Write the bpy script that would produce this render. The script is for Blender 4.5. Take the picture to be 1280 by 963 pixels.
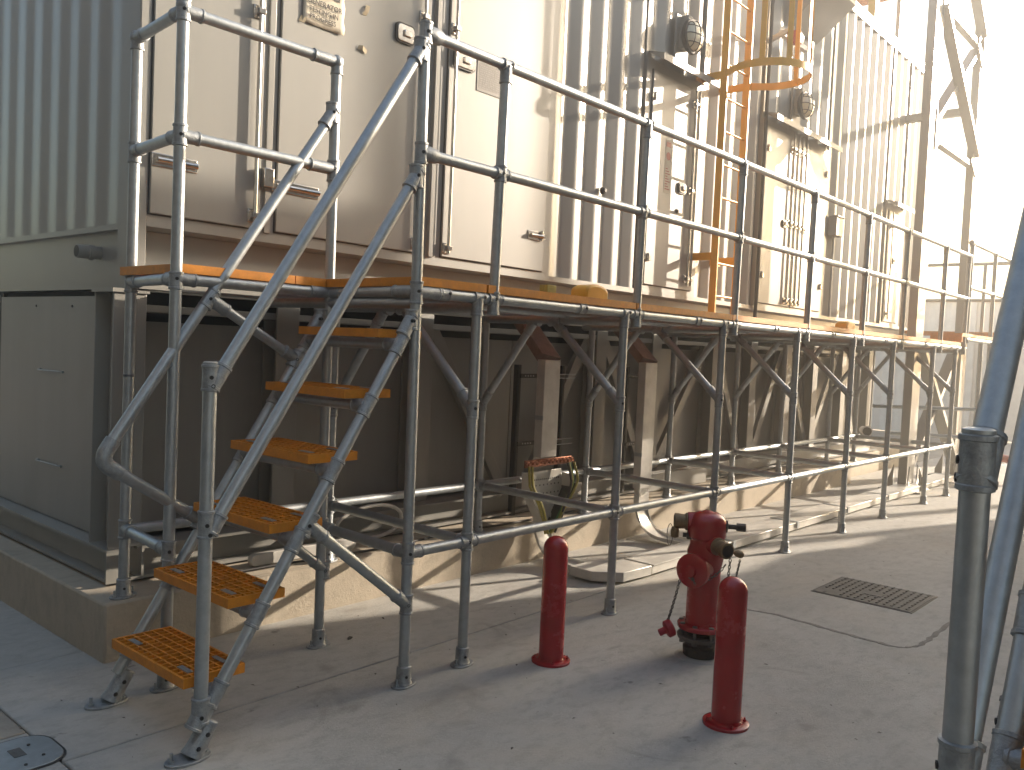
import bpy, bmesh, math, random
from mathutils import Vector, Matrix
random.seed(7)
for o in list(bpy.data.objects): bpy.data.objects.remove(o)
S = bpy.context.scene
COL = S.collection
PI = math.pi

# ------------------------------------------------------------------ camera
cam = bpy.data.cameras.new('camera'); camo = bpy.data.objects.new('camera', cam); COL.objects.link(camo)
yaw, pitch, roll = math.radians(48.775), math.radians(-2.527), math.radians(2.574)
f = Vector((math.sin(yaw)*math.cos(pitch), math.cos(yaw)*math.cos(pitch), math.sin(pitch)))
r0 = Vector((math.cos(yaw), -math.sin(yaw), 0)); u0 = r0.cross(f)
rr = math.cos(roll)*r0 + math.sin(roll)*u0; uu = -math.sin(roll)*r0 + math.cos(roll)*u0
m = Matrix((rr, uu, -f)).transposed().to_4x4(); m.translation = Vector((0, -2.7964, 1.5092))
camo.matrix_world = m
cam.sensor_width = 36; cam.lens = 36*1085.5/1280; cam.clip_start = 0.05; cam.clip_end = 2000
S.camera = camo
# ------------------------------------------------------------------ sky and sun
SUN_AZ, SUN_EL = 19.5, 17.3            # azimuth from +X towards -Y
sd = Vector((math.cos(math.radians(SUN_EL))*math.cos(math.radians(SUN_AZ)), -math.cos(math.radians(SUN_EL))*math.sin(math.radians(SUN_AZ)), math.sin(math.radians(SUN_EL))))
w = bpy.data.worlds.new('World'); S.world = w; w.use_nodes = True
nt = w.node_tree; bg = nt.nodes['Background']; sky = nt.nodes.new('ShaderNodeTexSky')
sky.sky_type = 'NISHITA'; sky.sun_disc = False; sky.sun_elevation = math.radians(SUN_EL)
sky.sun_rotation = math.radians(90 + SUN_AZ)      # clockwise from +Y
sky.air_density = 1.3; sky.dust_density = 3.0; sky.ozone_density = 1.0
nt.links.new(sky.outputs[0], bg.inputs[0]); bg.inputs[1].default_value = 0.112
sun = bpy.data.lights.new('sun', 'SUN'); sun.energy = 5.0; sun.angle = math.radians(0.55); sun.color = (1.0, 0.845, 0.68)
suno = bpy.data.objects.new('sun', sun); COL.objects.link(suno); suno.location = sd*30
suno.rotation_euler = (-sd).to_track_quat('-Z', 'Y').to_euler()
S.view_settings.view_transform = 'Standard'; S.view_settings.look = 'None'
S.view_settings.exposure = 1.8; S.view_settings.gamma = 1
S.render.engine = 'CYCLES'
try:
    S.cycles.max_bounces = 8; S.cycles.diffuse_bounces = 5
except Exception: pass

# ------------------------------------------------------------------ materials
def lin(c): return tuple(((x/12.92) if x <= .04045 else ((x+.055)/1.055)**2.4) for x in c)
def mat(name, col, rough=.5, metal=0, var=.12, scale=6, bump=0, bscale=60, col2=None, rvar=.1, coat=0, crough=.12, spots=None, streak=False):
    M = bpy.data.materials.new(name); M.use_nodes = True; t = M.node_tree; N = t.nodes; L = t.links
    b = N['Principled BSDF']; b.inputs['Roughness'].default_value = rough; b.inputs['Metallic'].default_value = metal
    if coat: b.inputs['Coat Weight'].default_value = coat; b.inputs['Coat Roughness'].default_value = crough
    tc = N.new('ShaderNodeTexCoord'); mp = N.new('ShaderNodeMapping'); L.new(tc.outputs['Object'], mp.inputs[0])
    if streak: mp.inputs['Scale'].default_value = (1, 1, .12)
    n1 = N.new('ShaderNodeTexNoise'); n1.inputs['Scale'].default_value = scale; n1.inputs['Detail'].default_value = 8; n1.inputs['Roughness'].default_value = .65
    L.new(mp.outputs[0], n1.inputs[0])
    c2 = col2 or tuple(x*(1-var*2) for x in col)
    cr = N.new('ShaderNodeValToRGB'); cr.color_ramp.elements[0].position = .3; cr.color_ramp.elements[1].position = .72
    cr.color_ramp.elements[0].color = (*c2, 1); cr.color_ramp.elements[1].color = (*[min(1, x*(1+var*.5)) for x in col], 1)
    L.new(n1.outputs[0], cr.inputs[0]); last = cr.outputs[0]
    if spots:
        n3 = N.new('ShaderNodeTexNoise'); n3.inputs['Scale'].default_value = spots[1]; n3.inputs['Detail'].default_value = 5
        L.new(tc.outputs['Object'], n3.inputs[0]); r3 = N.new('ShaderNodeValToRGB'); r3.color_ramp.elements[0].position = spots[2]; r3.color_ramp.elements[1].position = spots[2]+spots[4]
        L.new(n3.outputs[0], r3.inputs[0]); mx = N.new('ShaderNodeMixRGB'); mx.inputs[2].default_value = (*spots[0], 1)
        mm = N.new('ShaderNodeMath'); mm.operation = 'MULTIPLY'; mm.inputs[1].default_value = spots[3]; L.new(r3.outputs[0], mm.inputs[0])
        L.new(mm.outputs[0], mx.inputs[0]); L.new(last, mx.inputs[1]); last = mx.outputs[0]
    L.new(last, b.inputs['Base Color'])
    if rvar:
        mr = N.new('ShaderNodeMapRange'); mr.inputs[3].default_value = max(.02, rough-rvar); mr.inputs[4].default_value = min(1, rough+rvar); L.new(n1.outputs[0], mr.inputs[0]); L.new(mr.outputs[0], b.inputs['Roughness'])
    if bump:
        n2 = N.new('ShaderNodeTexNoise'); n2.inputs['Scale'].default_value = bscale; n2.inputs['Detail'].default_value = 6; L.new(tc.outputs['Object'], n2.inputs[0])
        bp_ = N.new('ShaderNodeBump'); bp_.inputs['Strength'].default_value = bump; bp_.inputs['Distance'].default_value = .01; L.new(n2.outputs[0], bp_.inputs['Height']); L.new(bp_.outputs[0], b.inputs['Normal'])
    return M
M = {}
M['galv'] = mat('galvanised_steel', (.41, .445, .465), .44, .75, .10, 30, .04, 90, rvar=.08, spots=((.27, .285, .29), 7, .55, .35, .25))
M['fitting'] = mat('cast_fitting', (.36, .385, .40), .52, .65, .18, 40, .25, 160)
M['paint'] = mat('cream_paint', (.262, .262, .243), .46, 0, .05, 3, .02, 14, rvar=.05, coat=.4, crough=.20, streak=True, spots=((.28, .26, .22), 2.2, .58, .25, .2))
M['paint2'] = mat('cream_paint_lower', (.285, .283, .262), .42, 0, .10, 3, .03, 20, rvar=.08, streak=True, spots=((.22, .20, .165), 3, .52, .45, .25))
M['grp'] = mat('orange_grating', (.64, .235, .012), .5, 0, .14, 25, .1, 120, spots=((.40, .15, .03), 9, .55, .5, .2))
M['opaint'] = mat('orange_ladder_paint', (.80, .40, .015), .38, 0, .06, 8, .02, 40)
M['red'] = mat('red_paint', (.38, .009, .016), .26, 0, .10, 7, .05, 35, rvar=.08, coat=.3, spots=((.20, .012, .012), 6, .60, .4, .15))
M['red2'] = mat('red_plastic', (.40, .012, .03), .5, 0, .15, 20)
M['brass'] = mat('tarnished_brass', (.27, .195, .11), .55, .6, .25, 30, .1)
M['chrome'] = mat('polished_steel', (.62, .60, .57), .16, 1, .1, 30, rvar=.07)
M['black'] = mat('black_rubber', (.012, .012, .013), .55, 0, .1, 20)
M['dark'] = mat('dark_iron', (.06, .058, .055), .6, .4, .25, 30, .3, 90)
def concrete(name, base, dark, stain, warm):
    Mt = bpy.data.materials.new(name); Mt.use_nodes = True; t = Mt.node_tree; N = t.nodes; L = t.links; b = N['Principled BSDF']
    tc = N.new('ShaderNodeTexCoord')
    def noise(sc, det, rough=.6, scale=None, dist=0):
        n = N.new('ShaderNodeTexNoise'); n.inputs['Scale'].default_value = sc; n.inputs['Detail'].default_value = det; n.inputs['Roughness'].default_value = rough; n.inputs['Distortion'].default_value = dist
        if scale:
            mp = N.new('ShaderNodeMapping'); mp.inputs['Scale'].default_value = scale; mp.inputs['Rotation'].default_value = (0, 0, .35); L.new(tc.outputs['Object'], mp.inputs[0]); L.new(mp.outputs[0], n.inputs[0])
        else: L.new(tc.outputs['Object'], n.inputs[0])
        return n.outputs[0]
    def ramp(x, a, b_, ca=(0, 0, 0, 1), cb=(1, 1, 1, 1)):
        r = N.new('ShaderNodeValToRGB'); r.color_ramp.elements[0].position = a; r.color_ramp.elements[1].position = b_; r.color_ramp.elements[0].color = ca; r.color_ramp.elements[1].color = cb; L.new(x, r.inputs[0]); return r.outputs[0]
    def mix(f_, a, b_, k=1.0, mode='MIX'):
        m_ = N.new('ShaderNodeMixRGB'); m_.blend_type = mode; mu = N.new('ShaderNodeMath'); mu.operation = 'MULTIPLY'; mu.inputs[1].default_value = k; L.new(f_, mu.inputs[0]); L.new(mu.outputs[0], m_.inputs[0]); L.new(a, m_.inputs[1])
        if isinstance(b_, tuple): m_.inputs[2].default_value = (*b_, 1)
        else: L.new(b_, m_.inputs[2])
        return m_.outputs[0]
    c = ramp(noise(.9, 9, .68, dist=.4), .30, .70, (*dark, 1), (*base, 1))
    c = mix(ramp(noise(9, 8, .7, (1, 1.9, 1)), .47, .66), c, tuple(x*.76 for x in dark), .55)       # trowel streaks
    c = mix(ramp(noise(34, 5, .7), .55, .75), c, tuple(min(1, x*1.12) for x in base), .45)
    c = mix(ramp(noise(2.4, 6, .55, dist=1.2), .60, .72), c, stain, .65)                            # damp stains
    c = mix(ramp(noise(6.5, 4, .5), .71, .75), c, tuple(x*.55 for x in stain), .70)                 # oil spots
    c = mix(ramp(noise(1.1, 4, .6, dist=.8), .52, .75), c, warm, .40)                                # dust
    L.new(c, b.inputs['Base Color']); b.inputs['Roughness'].default_value = .8
    mr = N.new('ShaderNodeMapRange'); mr.inputs[3].default_value = .62; mr.inputs[4].default_value = .95; L.new(noise(4, 6), mr.inputs[0]); L.new(mr.outputs[0], b.inputs['Roughness'])
    add = N.new('ShaderNodeMath'); add.operation = 'ADD'; L.new(noise(70, 6, .7), add.inputs[0]); L.new(noise(9, 8, .7, (1, 1.9, 1)), add.inputs[1])
    bp_ = N.new('ShaderNodeBump'); bp_.inputs['Strength'].default_value = .32; bp_.inputs['Distance'].default_value = .012; L.new(add.outputs[0], bp_.inputs['Height']); L.new(bp_.outputs[0], b.inputs['Normal'])
    return Mt
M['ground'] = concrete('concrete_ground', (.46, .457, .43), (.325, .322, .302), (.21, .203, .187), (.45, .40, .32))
M['ground2'] = mat('concrete_light', (.37, .34, .29), .85, 0, .14, 2.2, .35, 80, spots=((.16, .14, .12), 4, .62, .5, .1))
M['plinth'] = concrete('plinth_concrete', (.46, .405, .32), (.37, .325, .255), (.25, .215, .165), (.44, .36, .26))
M['glass'] = mat('lamp_glass', (.72, .68, .52), .18, 0, .05, 30, coat=.5)
M['tray'] = mat('white_tray', (.60, .59, .55), .36, .15, .1, 10, spots=((.34, .31, .26), 6, .58, .4, .2))
M['trayred'] = mat('tray_primer', (.30, .20, .15), .55, 0, .2, 14)
M['copper'] = mat('copper_lugs', (.50, .19, .10), .35, .6, .3, 30)
M['yg'] = mat('yellow_green_cable', (.42, .36, .07), .5, 0, .2, 40)
M['green'] = mat('green_stripe', (.05, .22, .06), .5, 0, .1, 30)
M['iron'] = mat('manhole_iron', (.15, .15, .145), .68, .45, .2, 25, .3, 120, spots=((.13, .115, .10), 12, .55, .5, .2))
M['paper'] = mat('aged_paper', (.62, .57, .46), .8, 0, .12, 12, .15, 30)
M['ink'] = mat('black_ink', (.02, .02, .022), .7, 0, .05, 30)
M['tape'] = mat('masking_tape', (.52, .43, .28), .7, 0, .2, 30, .2)
M['fence'] = mat('pale_sheet', (.82, .80, .76), .6, 0, .08, 4)
M['leaf'] = mat('dry_leaf', (.05, .04, .03), .8, 0, .3, 30)
M['seam'] = mat('seam_mortar', (.25, .24, .22), .9, 0, .25, 14, .5, 60)
M['pipe_red'] = mat('red_pipe_paint', (.35, .05, .035), .5, 0, .1, 10)
# engraved plate: rows of fine print
P = bpy.data.materials.new('engraved_plate'); P.use_nodes = True; t = P.node_tree
tc = t.nodes.new('ShaderNodeTexCoord'); mp = t.nodes.new('ShaderNodeMapping'); mp.inputs['Scale'].default_value = (60, 1, 130)
nz = t.nodes.new('ShaderNodeTexNoise'); nz.inputs['Scale'].default_value = 1.0; nz.inputs['Detail'].default_value = 0
cr = t.nodes.new('ShaderNodeValToRGB'); cr.color_ramp.interpolation = 'CONSTANT'; cr.color_ramp.elements[0].color = (.05, .048, .045, 1); cr.color_ramp.elements[1].position = .52; cr.color_ramp.elements[1].color = (.058, .055, .052, 1)
t.links.new(tc.outputs['Object'], mp.inputs[0]); t.links.new(mp.outputs[0], nz.inputs[0]); t.links.new(nz.outputs[0], cr.inputs[0]); t.links.new(cr.outputs[0], t.nodes['Principled BSDF'].inputs['Base Color'])
t.nodes['Principled BSDF'].inputs['Roughness'].default_value = .4; t.nodes['Principled BSDF'].inputs['Metallic'].default_value = .5; M['plate'] = P

# ------------------------------------------------------------------ mesh builder
def basis(d):
    d = Vector(d).normalized(); a = Vector((0, 0, 1)) if abs(d.z) < .9 else Vector((1, 0, 0))
    x = a.cross(d).normalized(); return x, d.cross(x), d
class MB:
    T = None
    def __init__(s): s.v = []; s.f = []; s.mi = []; s.m = 0
    def add(s, vs, fs):
        n = len(s.v); s.v += [tuple(v) for v in vs]; s.f += [tuple(i+n for i in f_) for f_ in fs]; s.mi += [s.m]*len(fs); return s
    def box(s, x0, x1, y0, y1, z0, z1):
        return s.add([(x, y, z) for x in (x0, x1) for y in (y0, y1) for z in (z0, z1)], [(0, 1, 3, 2), (4, 6, 7, 5), (0, 4, 5, 1), (2, 3, 7, 6), (0, 2, 6, 4), (1, 5, 7, 3)])
    def beam(s, p, q, wx, wy, side=None):      # rectangular bar from p to q
        p = Vector(p); q = Vector(q); x, y, d = basis(q-p)
        if side is not None: x = Vector(side).normalized(); y = d.cross(x).normalized(); x = y.cross(d)
        vs = []
        for c in (p, q):
            for a, b in ((-1, -1), (1, -1), (1, 1), (-1, 1)): vs.append(c + x*a*wx/2 + y*b*wy/2)
        return s.add(vs, [(3, 2, 1, 0), (4, 5, 6, 7), (0, 1, 5, 4), (1, 2, 6, 5), (2, 3, 7, 6), (3, 0, 4, 7)])
    def lathe(s, p, d, prof, n=20):              # prof [(t, r)...]
        p = Vector(p); x, y, d = basis(d); vs = []; fs = []
        for t_, r in prof:
            for k in range(n):
                a = 2*PI*k/n; vs.append(p + d*t_ + x*math.cos(a)*r + y*math.sin(a)*r)
        for j in range(len(prof)-1):
            for k in range(n):
                k2 = (k+1) % n; fs.append((j*n+k, j*n+k2, (j+1)*n+k2, (j+1)*n+k))
        fs.append(tuple(range(n))[::-1]); fs.append(tuple((len(prof)-1)*n+k for k in range(n)))
        return s.add(vs, fs)
    def tube(s, p, q, r=.0242, n=18):
        p = Vector(p); q = Vector(q); return s.lathe(p, q-p, [(0, r), ((q-p).length, r)], n)
    def sleeve(s, p, d, l0, l1, r=.0305, n=18):
        return s.lathe(p, d, [(l0, r-.004), (l0+.002, r), (l0+.010, r), (l0+.012, r-.0025), (l1-.012, r-.0025), (l1-.010, r), (l1-.002, r), (l1, r-.004)], n)
    def ball(s, p, r, n=14, sc=(1, 1, 1)):
        p = Vector(p); vs = []; fs = []; m_ = n//2
        for j in range(1, m_):
            for k in range(n):
                a = PI*j/m_; b = 2*PI*k/n; vs.append(p+Vector((math.sin(a)*math.cos(b)*r*sc[0], math.sin(a)*math.sin(b)*r*sc[1], math.cos(a)*r*sc[2])))
        for j in range(m_-2):
            for k in range(n): fs.append((j*n+k, (j+1)*n+k, (j+1)*n+(k+1) % n, j*n+(k+1) % n))
        vs.append(p+Vector((0, 0, r*sc[2]))); vs.append(p-Vector((0, 0, r*sc[2]))); N_ = len(vs)
        for k in range(n): fs.append((N_-2, k, (k+1) % n)); fs.append((N_-1, (m_-2)*n+(k+1) % n, (m_-2)*n+k))
        return s.add(vs, fs)
    def path(s, pts, r, n=10, closed=False):     # round tube along a polyline
        pts = [Vector(p) for p in pts]; N_ = len(pts); vs = []; fs = []; up = None
        for i, p in enumerate(pts):
            a = pts[(i-1) % N_] if (closed or i) else p; b = pts[(i+1) % N_] if (closed or i < N_-1) else p
            d = (b-a).normalized()
            if up is None: up = basis(d)[0]
            x = (up - d*up.dot(d)).normalized(); y = d.cross(x); up = x
            for k in range(n):
                t_ = 2*PI*k/n; vs.append(p + x*math.cos(t_)*r + y*math.sin(t_)*r)
        for i in range(N_ if closed else N_-1):
            for k in range(n):
                fs.append((i*n+k, i*n+(k+1) % n, ((i+1) % N_)*n+(k+1) % n, ((i+1) % N_)*n+k))
        if not closed: fs.append(tuple(range(n))[::-1]); fs.append(tuple((N_-1)*n+k for k in range(n)))
        return s.add(vs, fs)
    def ribbon(s, pts, side, wd, th):            # flat bar along polyline, wide along 'side'
        side = Vector(side).normalized(); pts = [Vector(p) for p in pts]; vs = []; fs = []
        for i, p in enumerate(pts):
            d = (pts[min(i+1, len(pts)-1)]-pts[max(i-1, 0)]).normalized(); nrm = d.cross(side).normalized()
            for a, b in ((-1, -1), (1, -1), (1, 1), (-1, 1)): vs.append(p + side*a*wd/2 + nrm*b*th/2)
        for i in range(len(pts)-1):
            for k in range(4): fs.append((i*4+k, i*4+(k+1) % 4, i*4+4+(k+1) % 4, i*4+4+k))
        n = len(pts)*4; fs.append((3, 2, 1, 0)); fs.append((n-4, n-3, n-2, n-1)); return s.add(vs, fs)
    def prism(s, poly, axis, a0, a1):            # poly of 2D points, extruded along axis
        n = len(poly)
        def P3(u, v_, a): return {'x': (a, u, v_), 'y': (u, a, v_), 'z': (u, v_, a)}[axis]
        return s.add([P3(u, v_, a0) for u, v_ in poly]+[P3(u, v_, a1) for u, v_ in poly], [tuple(range(n))[::-1], tuple(range(n, 2*n))]+[(i, (i+1) % n, n+(i+1) % n, n+i) for i in range(n)])
    def mesh(s, name, mats, smooth=True):
        me = bpy.data.meshes.new(name)
        vs = [MB.T(v) for v in s.v] if MB.T else s.v
        me.from_pydata(vs, [], s.f); me.update()
        bm = bmesh.new(); bm.from_mesh(me); bmesh.ops.recalc_face_normals(bm, faces=bm.faces); bm.to_mesh(me); bm.free()
        for m_ in mats: me.materials.append(M[m_])
        if len(mats) > 1:
            for p_, i in zip(me.polygons, s.mi): p_.material_index = i
        if smooth: me.shade_smooth(); me.set_sharp_from_angle(angle=math.radians(38))
        return me
def Tp(p): return Vector(MB.T(p)) if MB.T else Vector(p)
def thing(name, label, cat, loc=(0, 0, 0), group=None):
    o = bpy.data.objects.new(name, None); COL.objects.link(o); o.location = Tp(loc); o.empty_display_size = .1
    o['label'] = label; o['category'] = cat
    if group: o['group'] = group
    return o
def part(name, mb, m, parent, bev=0, label=None, kind=None):
    me = mb.mesh(name, m if isinstance(m, (list, tuple)) else [m])
    return place(name, me, parent, bev, label, kind)
def place(name, me, parent, bev=0, label=None, kind=None):
    o = bpy.data.objects.new(name, me); COL.objects.link(o)
    if parent:
        o.parent = parent
        top = parent
        while top.parent: top = top.parent
        if parent is top: o.matrix_parent_inverse = Matrix.Translation(-top.location)
    if bev:
        b = o.modifiers.new('bevel', 'BEVEL'); b.width = bev; b.segments = 2; b.limit_method = 'ANGLE'; b.angle_limit = math.radians(40)
    if label: o['label'] = label
    if kind: o['kind'] = kind
    return o
def single(name, mb, m, label, cat, group=None, bev=0):
    o = part(name, mb, m, None, bev); o['label'] = label; o['category'] = cat
    if group: o['group'] = group
    return o
def struct(name, mb, m, parent=None, bev=0):
    o = part(name, mb, m, parent, bev)
    if not parent: o['kind'] = 'structure'
    return o
def copy_tree(o, delta, label=None, parent=None):
    c = o.copy(); COL.objects.link(c)
    if parent is None: c.location = o.location + Vector(delta)
    else: c.parent = parent
    if label: c['label'] = label
    for ch in o.children:
        copy_tree(ch, delta, None, c)
    return c

# ------------------------------------------------------------------ ground
g = MB().box(-60, 120, -60, 80, -.25, -.03); struct('ground', g, 'ground')
XS = 1.232
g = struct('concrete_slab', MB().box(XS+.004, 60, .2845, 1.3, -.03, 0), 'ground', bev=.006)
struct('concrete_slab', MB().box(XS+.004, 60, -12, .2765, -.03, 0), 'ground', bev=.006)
struct('concrete_slab', MB().box(-20, XS-.004, .60, 40, -.03, 0.002), 'ground2', bev=.006)
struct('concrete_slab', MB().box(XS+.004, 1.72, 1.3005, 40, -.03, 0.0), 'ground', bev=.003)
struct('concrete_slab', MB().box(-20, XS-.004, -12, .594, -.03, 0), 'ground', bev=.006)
struct('concrete_slab', MB().box(14.4, 60, 1.304, 40, -.03, 0.0), 'ground2')
# repaired trench seam round the drain cover, a shallow mortar ridge
sm = MB(); pts = [(4.80, -.30), (4.84, -.50), (4.88, -.73), (4.85, -1.0), (4.83, -1.25), (4.84, -1.40), (4.93, -1.45), (5.2, -1.455), (5.7, -1.46), (6.3, -1.47)]
P2 = []
for i in range(len(pts)-1):
    for k in range(6):
        t_ = k/6; P2.append((pts[i][0]*(1-t_)+pts[i+1][0]*t_+random.uniform(-.010, .010), pts[i][1]*(1-t_)+pts[i+1][1]*t_+random.uniform(-.010, .010)))
sm.ribbon([(x, y, 0.0) for x, y in P2], (0.7, -.7, 0), .038, .003)
struct('seam_repair', sm, 'seam')
# leaves and grit
lv = MB()
for k in range(420):
    x = random.uniform(.8, 9.5); y = random.uniform(-2.3, 1.0); s_ = .0025+.010*random.random()**3
    a = random.uniform(0, PI); c, s2 = math.cos(a)*s_, math.sin(a)*s_
    lv.add([(x-c, y-s2, .0015), (x+s2*.5, y-c*.5, .004), (x+c, y+s2, .0025), (x-s2*.5, y+c*.5, .005)], [(0, 1, 2, 3)])
o = part('ground_litter', lv, 'leaf', None, kind='stuff'); o['label'] = 'scattered dark grit and leaf crumbs on the concrete'; o['category'] = 'litter'
def leaf(x, y, s_, a, label):
    mb = MB(); c, sn = math.cos(a), math.sin(a); pp = []
    for u, v_, z in ((-1, 0, .003), (-.5, .38, .009), (.3, .42, .012), (1, .05, .004), (.35, -.35, .007), (-.5, -.36, .004)):
        pp.append((x+(u*c-v_*sn)*s_, y+(u*sn+v_*c)*s_, z))
    pp.append((x, y, .002)); mb.add(pp, [(i, (i+1) % 6, 6) for i in range(6)])
    single('dry_leaf', mb, 'leaf', label, 'leaf')
leaf(2.75, .62, .026, .4, 'small dark dry leaf on the warm lit concrete under the first bay')
leaf(2.29, -1.25, .020, .2, 'small dark dry leaf alone on the grey concrete at the bottom of the picture')
leaf(3.08, .76, .018, 1.2, 'tiny curled leaf on the concrete close to the concrete plinth')

# drain cover
t_ = thing('drain_cover', 'rectangular dark iron cover with rows of raised dashes set in the concrete beyond the hydrant', 'drain cover', (5.83, -.92, 0))
part('frame', MB().box(5.555, 6.105, -1.235, -.605, -.02, .0025), 'dark', t_)
part('plate', MB().box(5.568, 6.092, -1.222, -.618, -.01, .0055), 'iron', t_, bev=.002)
d = MB(); rnd = random.Random(3)
for i in range(9):
    for j in range(13):
        x = 5.60+i*.055; y = -1.195+j*.045
        if (i in (3, 4) and j in (5, 6, 7)) or (i < 2 and j > 9): continue
        d.box(x, x+.038, y, y+.013, .004, .0105)
part('raised_pattern', d, 'iron', t_, kind='stuff')
for (x, y) in ((5.60, -.68), (5.61, -1.20), (6.05, -.66), (6.06, -1.19)):
    part('lifting_slot', MB().box(x-.02, x+.02, y-.007, y+.007, .004, .0068), 'black', t_)
part('badge', MB().box(5.755, 5.86, -.985, -.88, .004, .0095), 'iron', t_, bev=.002)
# left access cover with rounded corners
t_ = thing('access_cover', 'pale rounded steel access cover at the bottom left corner of the picture', 'access cover', (1.0, .4, 0))
def rrect(x0, x1, y0, y1, r, n=6):
    P_ = []
    for cx, cy, a0 in ((x1-r, y1-r, 0), (x0+r, y1-r, 90), (x0+r, y0+r, 180), (x1-r, y0+r, 270)):
        for k in range(n+1):
            a = math.radians(a0+90*k/n); P_.append((cx+r*math.cos(a), cy+r*math.sin(a)))
    return P_
part('rim', MB().prism(rrect(.62, 1.275, .28, .56, .09), 'z', -.02, .004), 'dark', t_)
part('lid', MB().prism(rrect(.628, 1.267, .288, .552, .085), 'z', -.01, .007), 'galv', t_, bev=.002)
part('badge', MB().box(1.12, 1.16, .40, .47, .005, .0085), 'iron', t_)
for x, y in ((1.19, .47), (1.13, .325), (1.2, .36)): part('screw', MB().lathe((x, y, .004), (0, 0, 1), [(0, .006), (.006, .006)], 8), 'dark', t_)

# ------------------------------------------------------------------ plinth
t_ = thing('concrete_plinth', 'low concrete plinth the generator enclosure stands on, lit warm below the walkway', 'plinth', (1.72, 1.08, 0))
pl = MB().box(1.72, 10.9, 1.08, 4.6, -.05, .27); part('plinth_block', pl, 'plinth', t_, bev=.012)
part('plinth_block', MB().box(10.905, 14.5, 1.35, 4.6, -.05, .27), 'plinth', t_, bev=.012)

# ------------------------------------------------------------------ generator enclosure
GC = thing('generator_enclosure', 'long cream steel generator container with corrugated walls and metal doors above the walkway', 'container', (1.95, 1.36, 1.72))
X0, X1, Y0, Z0, Z1 = 1.935, 14.15, 1.36, 1.72, 5.93
part('body', MB().box(X0+.10, X1-.06, Y0+.126, 3.78, Z0+.02, Z1-.05), 'paint', GC)
part('roof', MB().box(X0-.01, X1+.01, Y0-.02, 3.88, Z1-.05, Z1), 'paint', GC, bev=.006)
part('corner_post', MB().box(X0, X0+.055, Y0-.024, Y0+.17, Z0-.012, Z1-.05), 'paint', GC, bev=.006)
part('corner_post', MB().box(X1-.12, X1, Y0-.012, Y0+.15, Z0, Z1-.05), 'paint', GC, bev=.006)
part('top_rail', MB().box(X0+.055, X1-.12, Y0-.012, Y0+.08, Z1-.14, Z1-.05), 'paint', GC, bev=.004)
part('bottom_rail', MB().box(X0+.055, X1-.12, Y0+.095, Y0+.125, Z0, 2.0), 'paint', GC)
part('sill', MB().prism([(Y0-.0205, 2.052), (Y0+.124, 2.052), (Y0+.124, 2.002), (Y0+.032, 2.002), (Y0-.0205, 2.012)], 'x', X0+.055, X1-.12), 'paint', GC)
part('toe_angle', MB().box(X0+.02, X1-.12, Y0-.035, Y0+.06, Z0-.012, Z0), 'paint', GC)
def corr(a0, a1, base, depth, pitch, face, z0, z1, name, axis='x', back=.05):
    # trapezoid sheet; face = coordinate of outer crests; depth positive goes away from viewer
    prof = []; a = a0; fl, sl = pitch*.27, pitch*.23
    seq = [(fl, 0, 0), (sl, 0, 1), (fl, 1, 1), (sl, 1, 0)]; k = 0; prof.append((a0, face+depth*0))
    while a < a1-1e-6:
        L_, d0, d1 = seq[k % 4]; b = min(a+L_, a1); fr = (b-a)/L_; prof.append((b, face+depth*(d0+(d1-d0)*fr))); a = b; k += 1
    mb = MB()
    poly = prof+[(a1, face+depth+back*(1 if depth > 0 else -1)), (a0, face+depth+back*(1 if depth > 0 else -1))]
    n = len(prof)
    if axis == 'x': vs = [(p_, q_, z) for z in (z0, z1) for p_, q_ in poly]
    else: vs = [(q_, p_, z) for z in (z0, z1) for p_, q_ in poly]
    N_ = len(poly); fs = [(i, (i+1) % N_, N_+(i+1) % N_, N_+i) for i in range(N_)]
    for off in (0, N_):
        for i in range(n-1):
            pass
    mb.add(vs, fs)
    return mb
def corrwall(x0, x1, name='corrugated_wall'):
    return part(name, corr(x0, x1, 0, .040, .272, Y0-.004, 2.052, Z1-.14, name), 'paint', GC)
# door frames (flat zone) then corrugated bays
def flat(x0, x1, z0, z1, y=Y0-.018, nm='wall_panel'): return part(nm, MB().box(x0, x1, y, y+.06, z0, z1), 'paint', GC)
DT = 4.85   # top of the big doors
flat(X0+.055, 5.075, 2.052, 5.79)
corrwall(5.075, 6.27); flat(6.27, 7.25, 2.052, 4.0)
part('corrugated_wall', corr(6.27, 7.25, 0, .04, .272, Y0-.004, 4.0, Z1-.14, ''), 'paint', GC)
corrwall(7.25, 8.50); flat(8.50, 10.27, 2.052, 4.0)
part('corrugated_wall', corr(8.50, 10.27, 0, .04, .272, Y0-.004, 4.0, Z1-.14, ''), 'paint', GC)
corrwall(10.27, 12.35); flat(12.35, 13.1, 2.052, 3.7)
part('corrugated_wall', corr(12.35, 13.1, 0, .04, .272, Y0-.004, 3.7, Z1-.14, ''), 'paint', GC)
corrwall(13.1, X1-.12)
# end wall (faces -X), corrugated, deep base beam
part('end_corrugated_wall', corr(Y0+.17, 3.72, 0, .008, .25, X0+.012, 2.03, Z1-.05, '', axis='y'), 'paint', GC)
part('end_beam', MB().box(X0+.035, X0+.10, Y0+.17, 3.74, Z0, 2.0), 'paint', GC)
part('end_beam_lip', MB().box(X0+.004, X0+.10, Y0+.17, 3.74, 2.0, 2.03), 'paint', GC)
part('end_beam_flange', MB().box(X0-.002, X0+.10, Y0-.0, 3.74, Z0-.014, Z0), 'paint', GC)
part('corner_post', MB().box(X0, X0+.15, 3.74, 3.88, Z0, Z1-.05), 'paint', GC, bev=.006)
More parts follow.
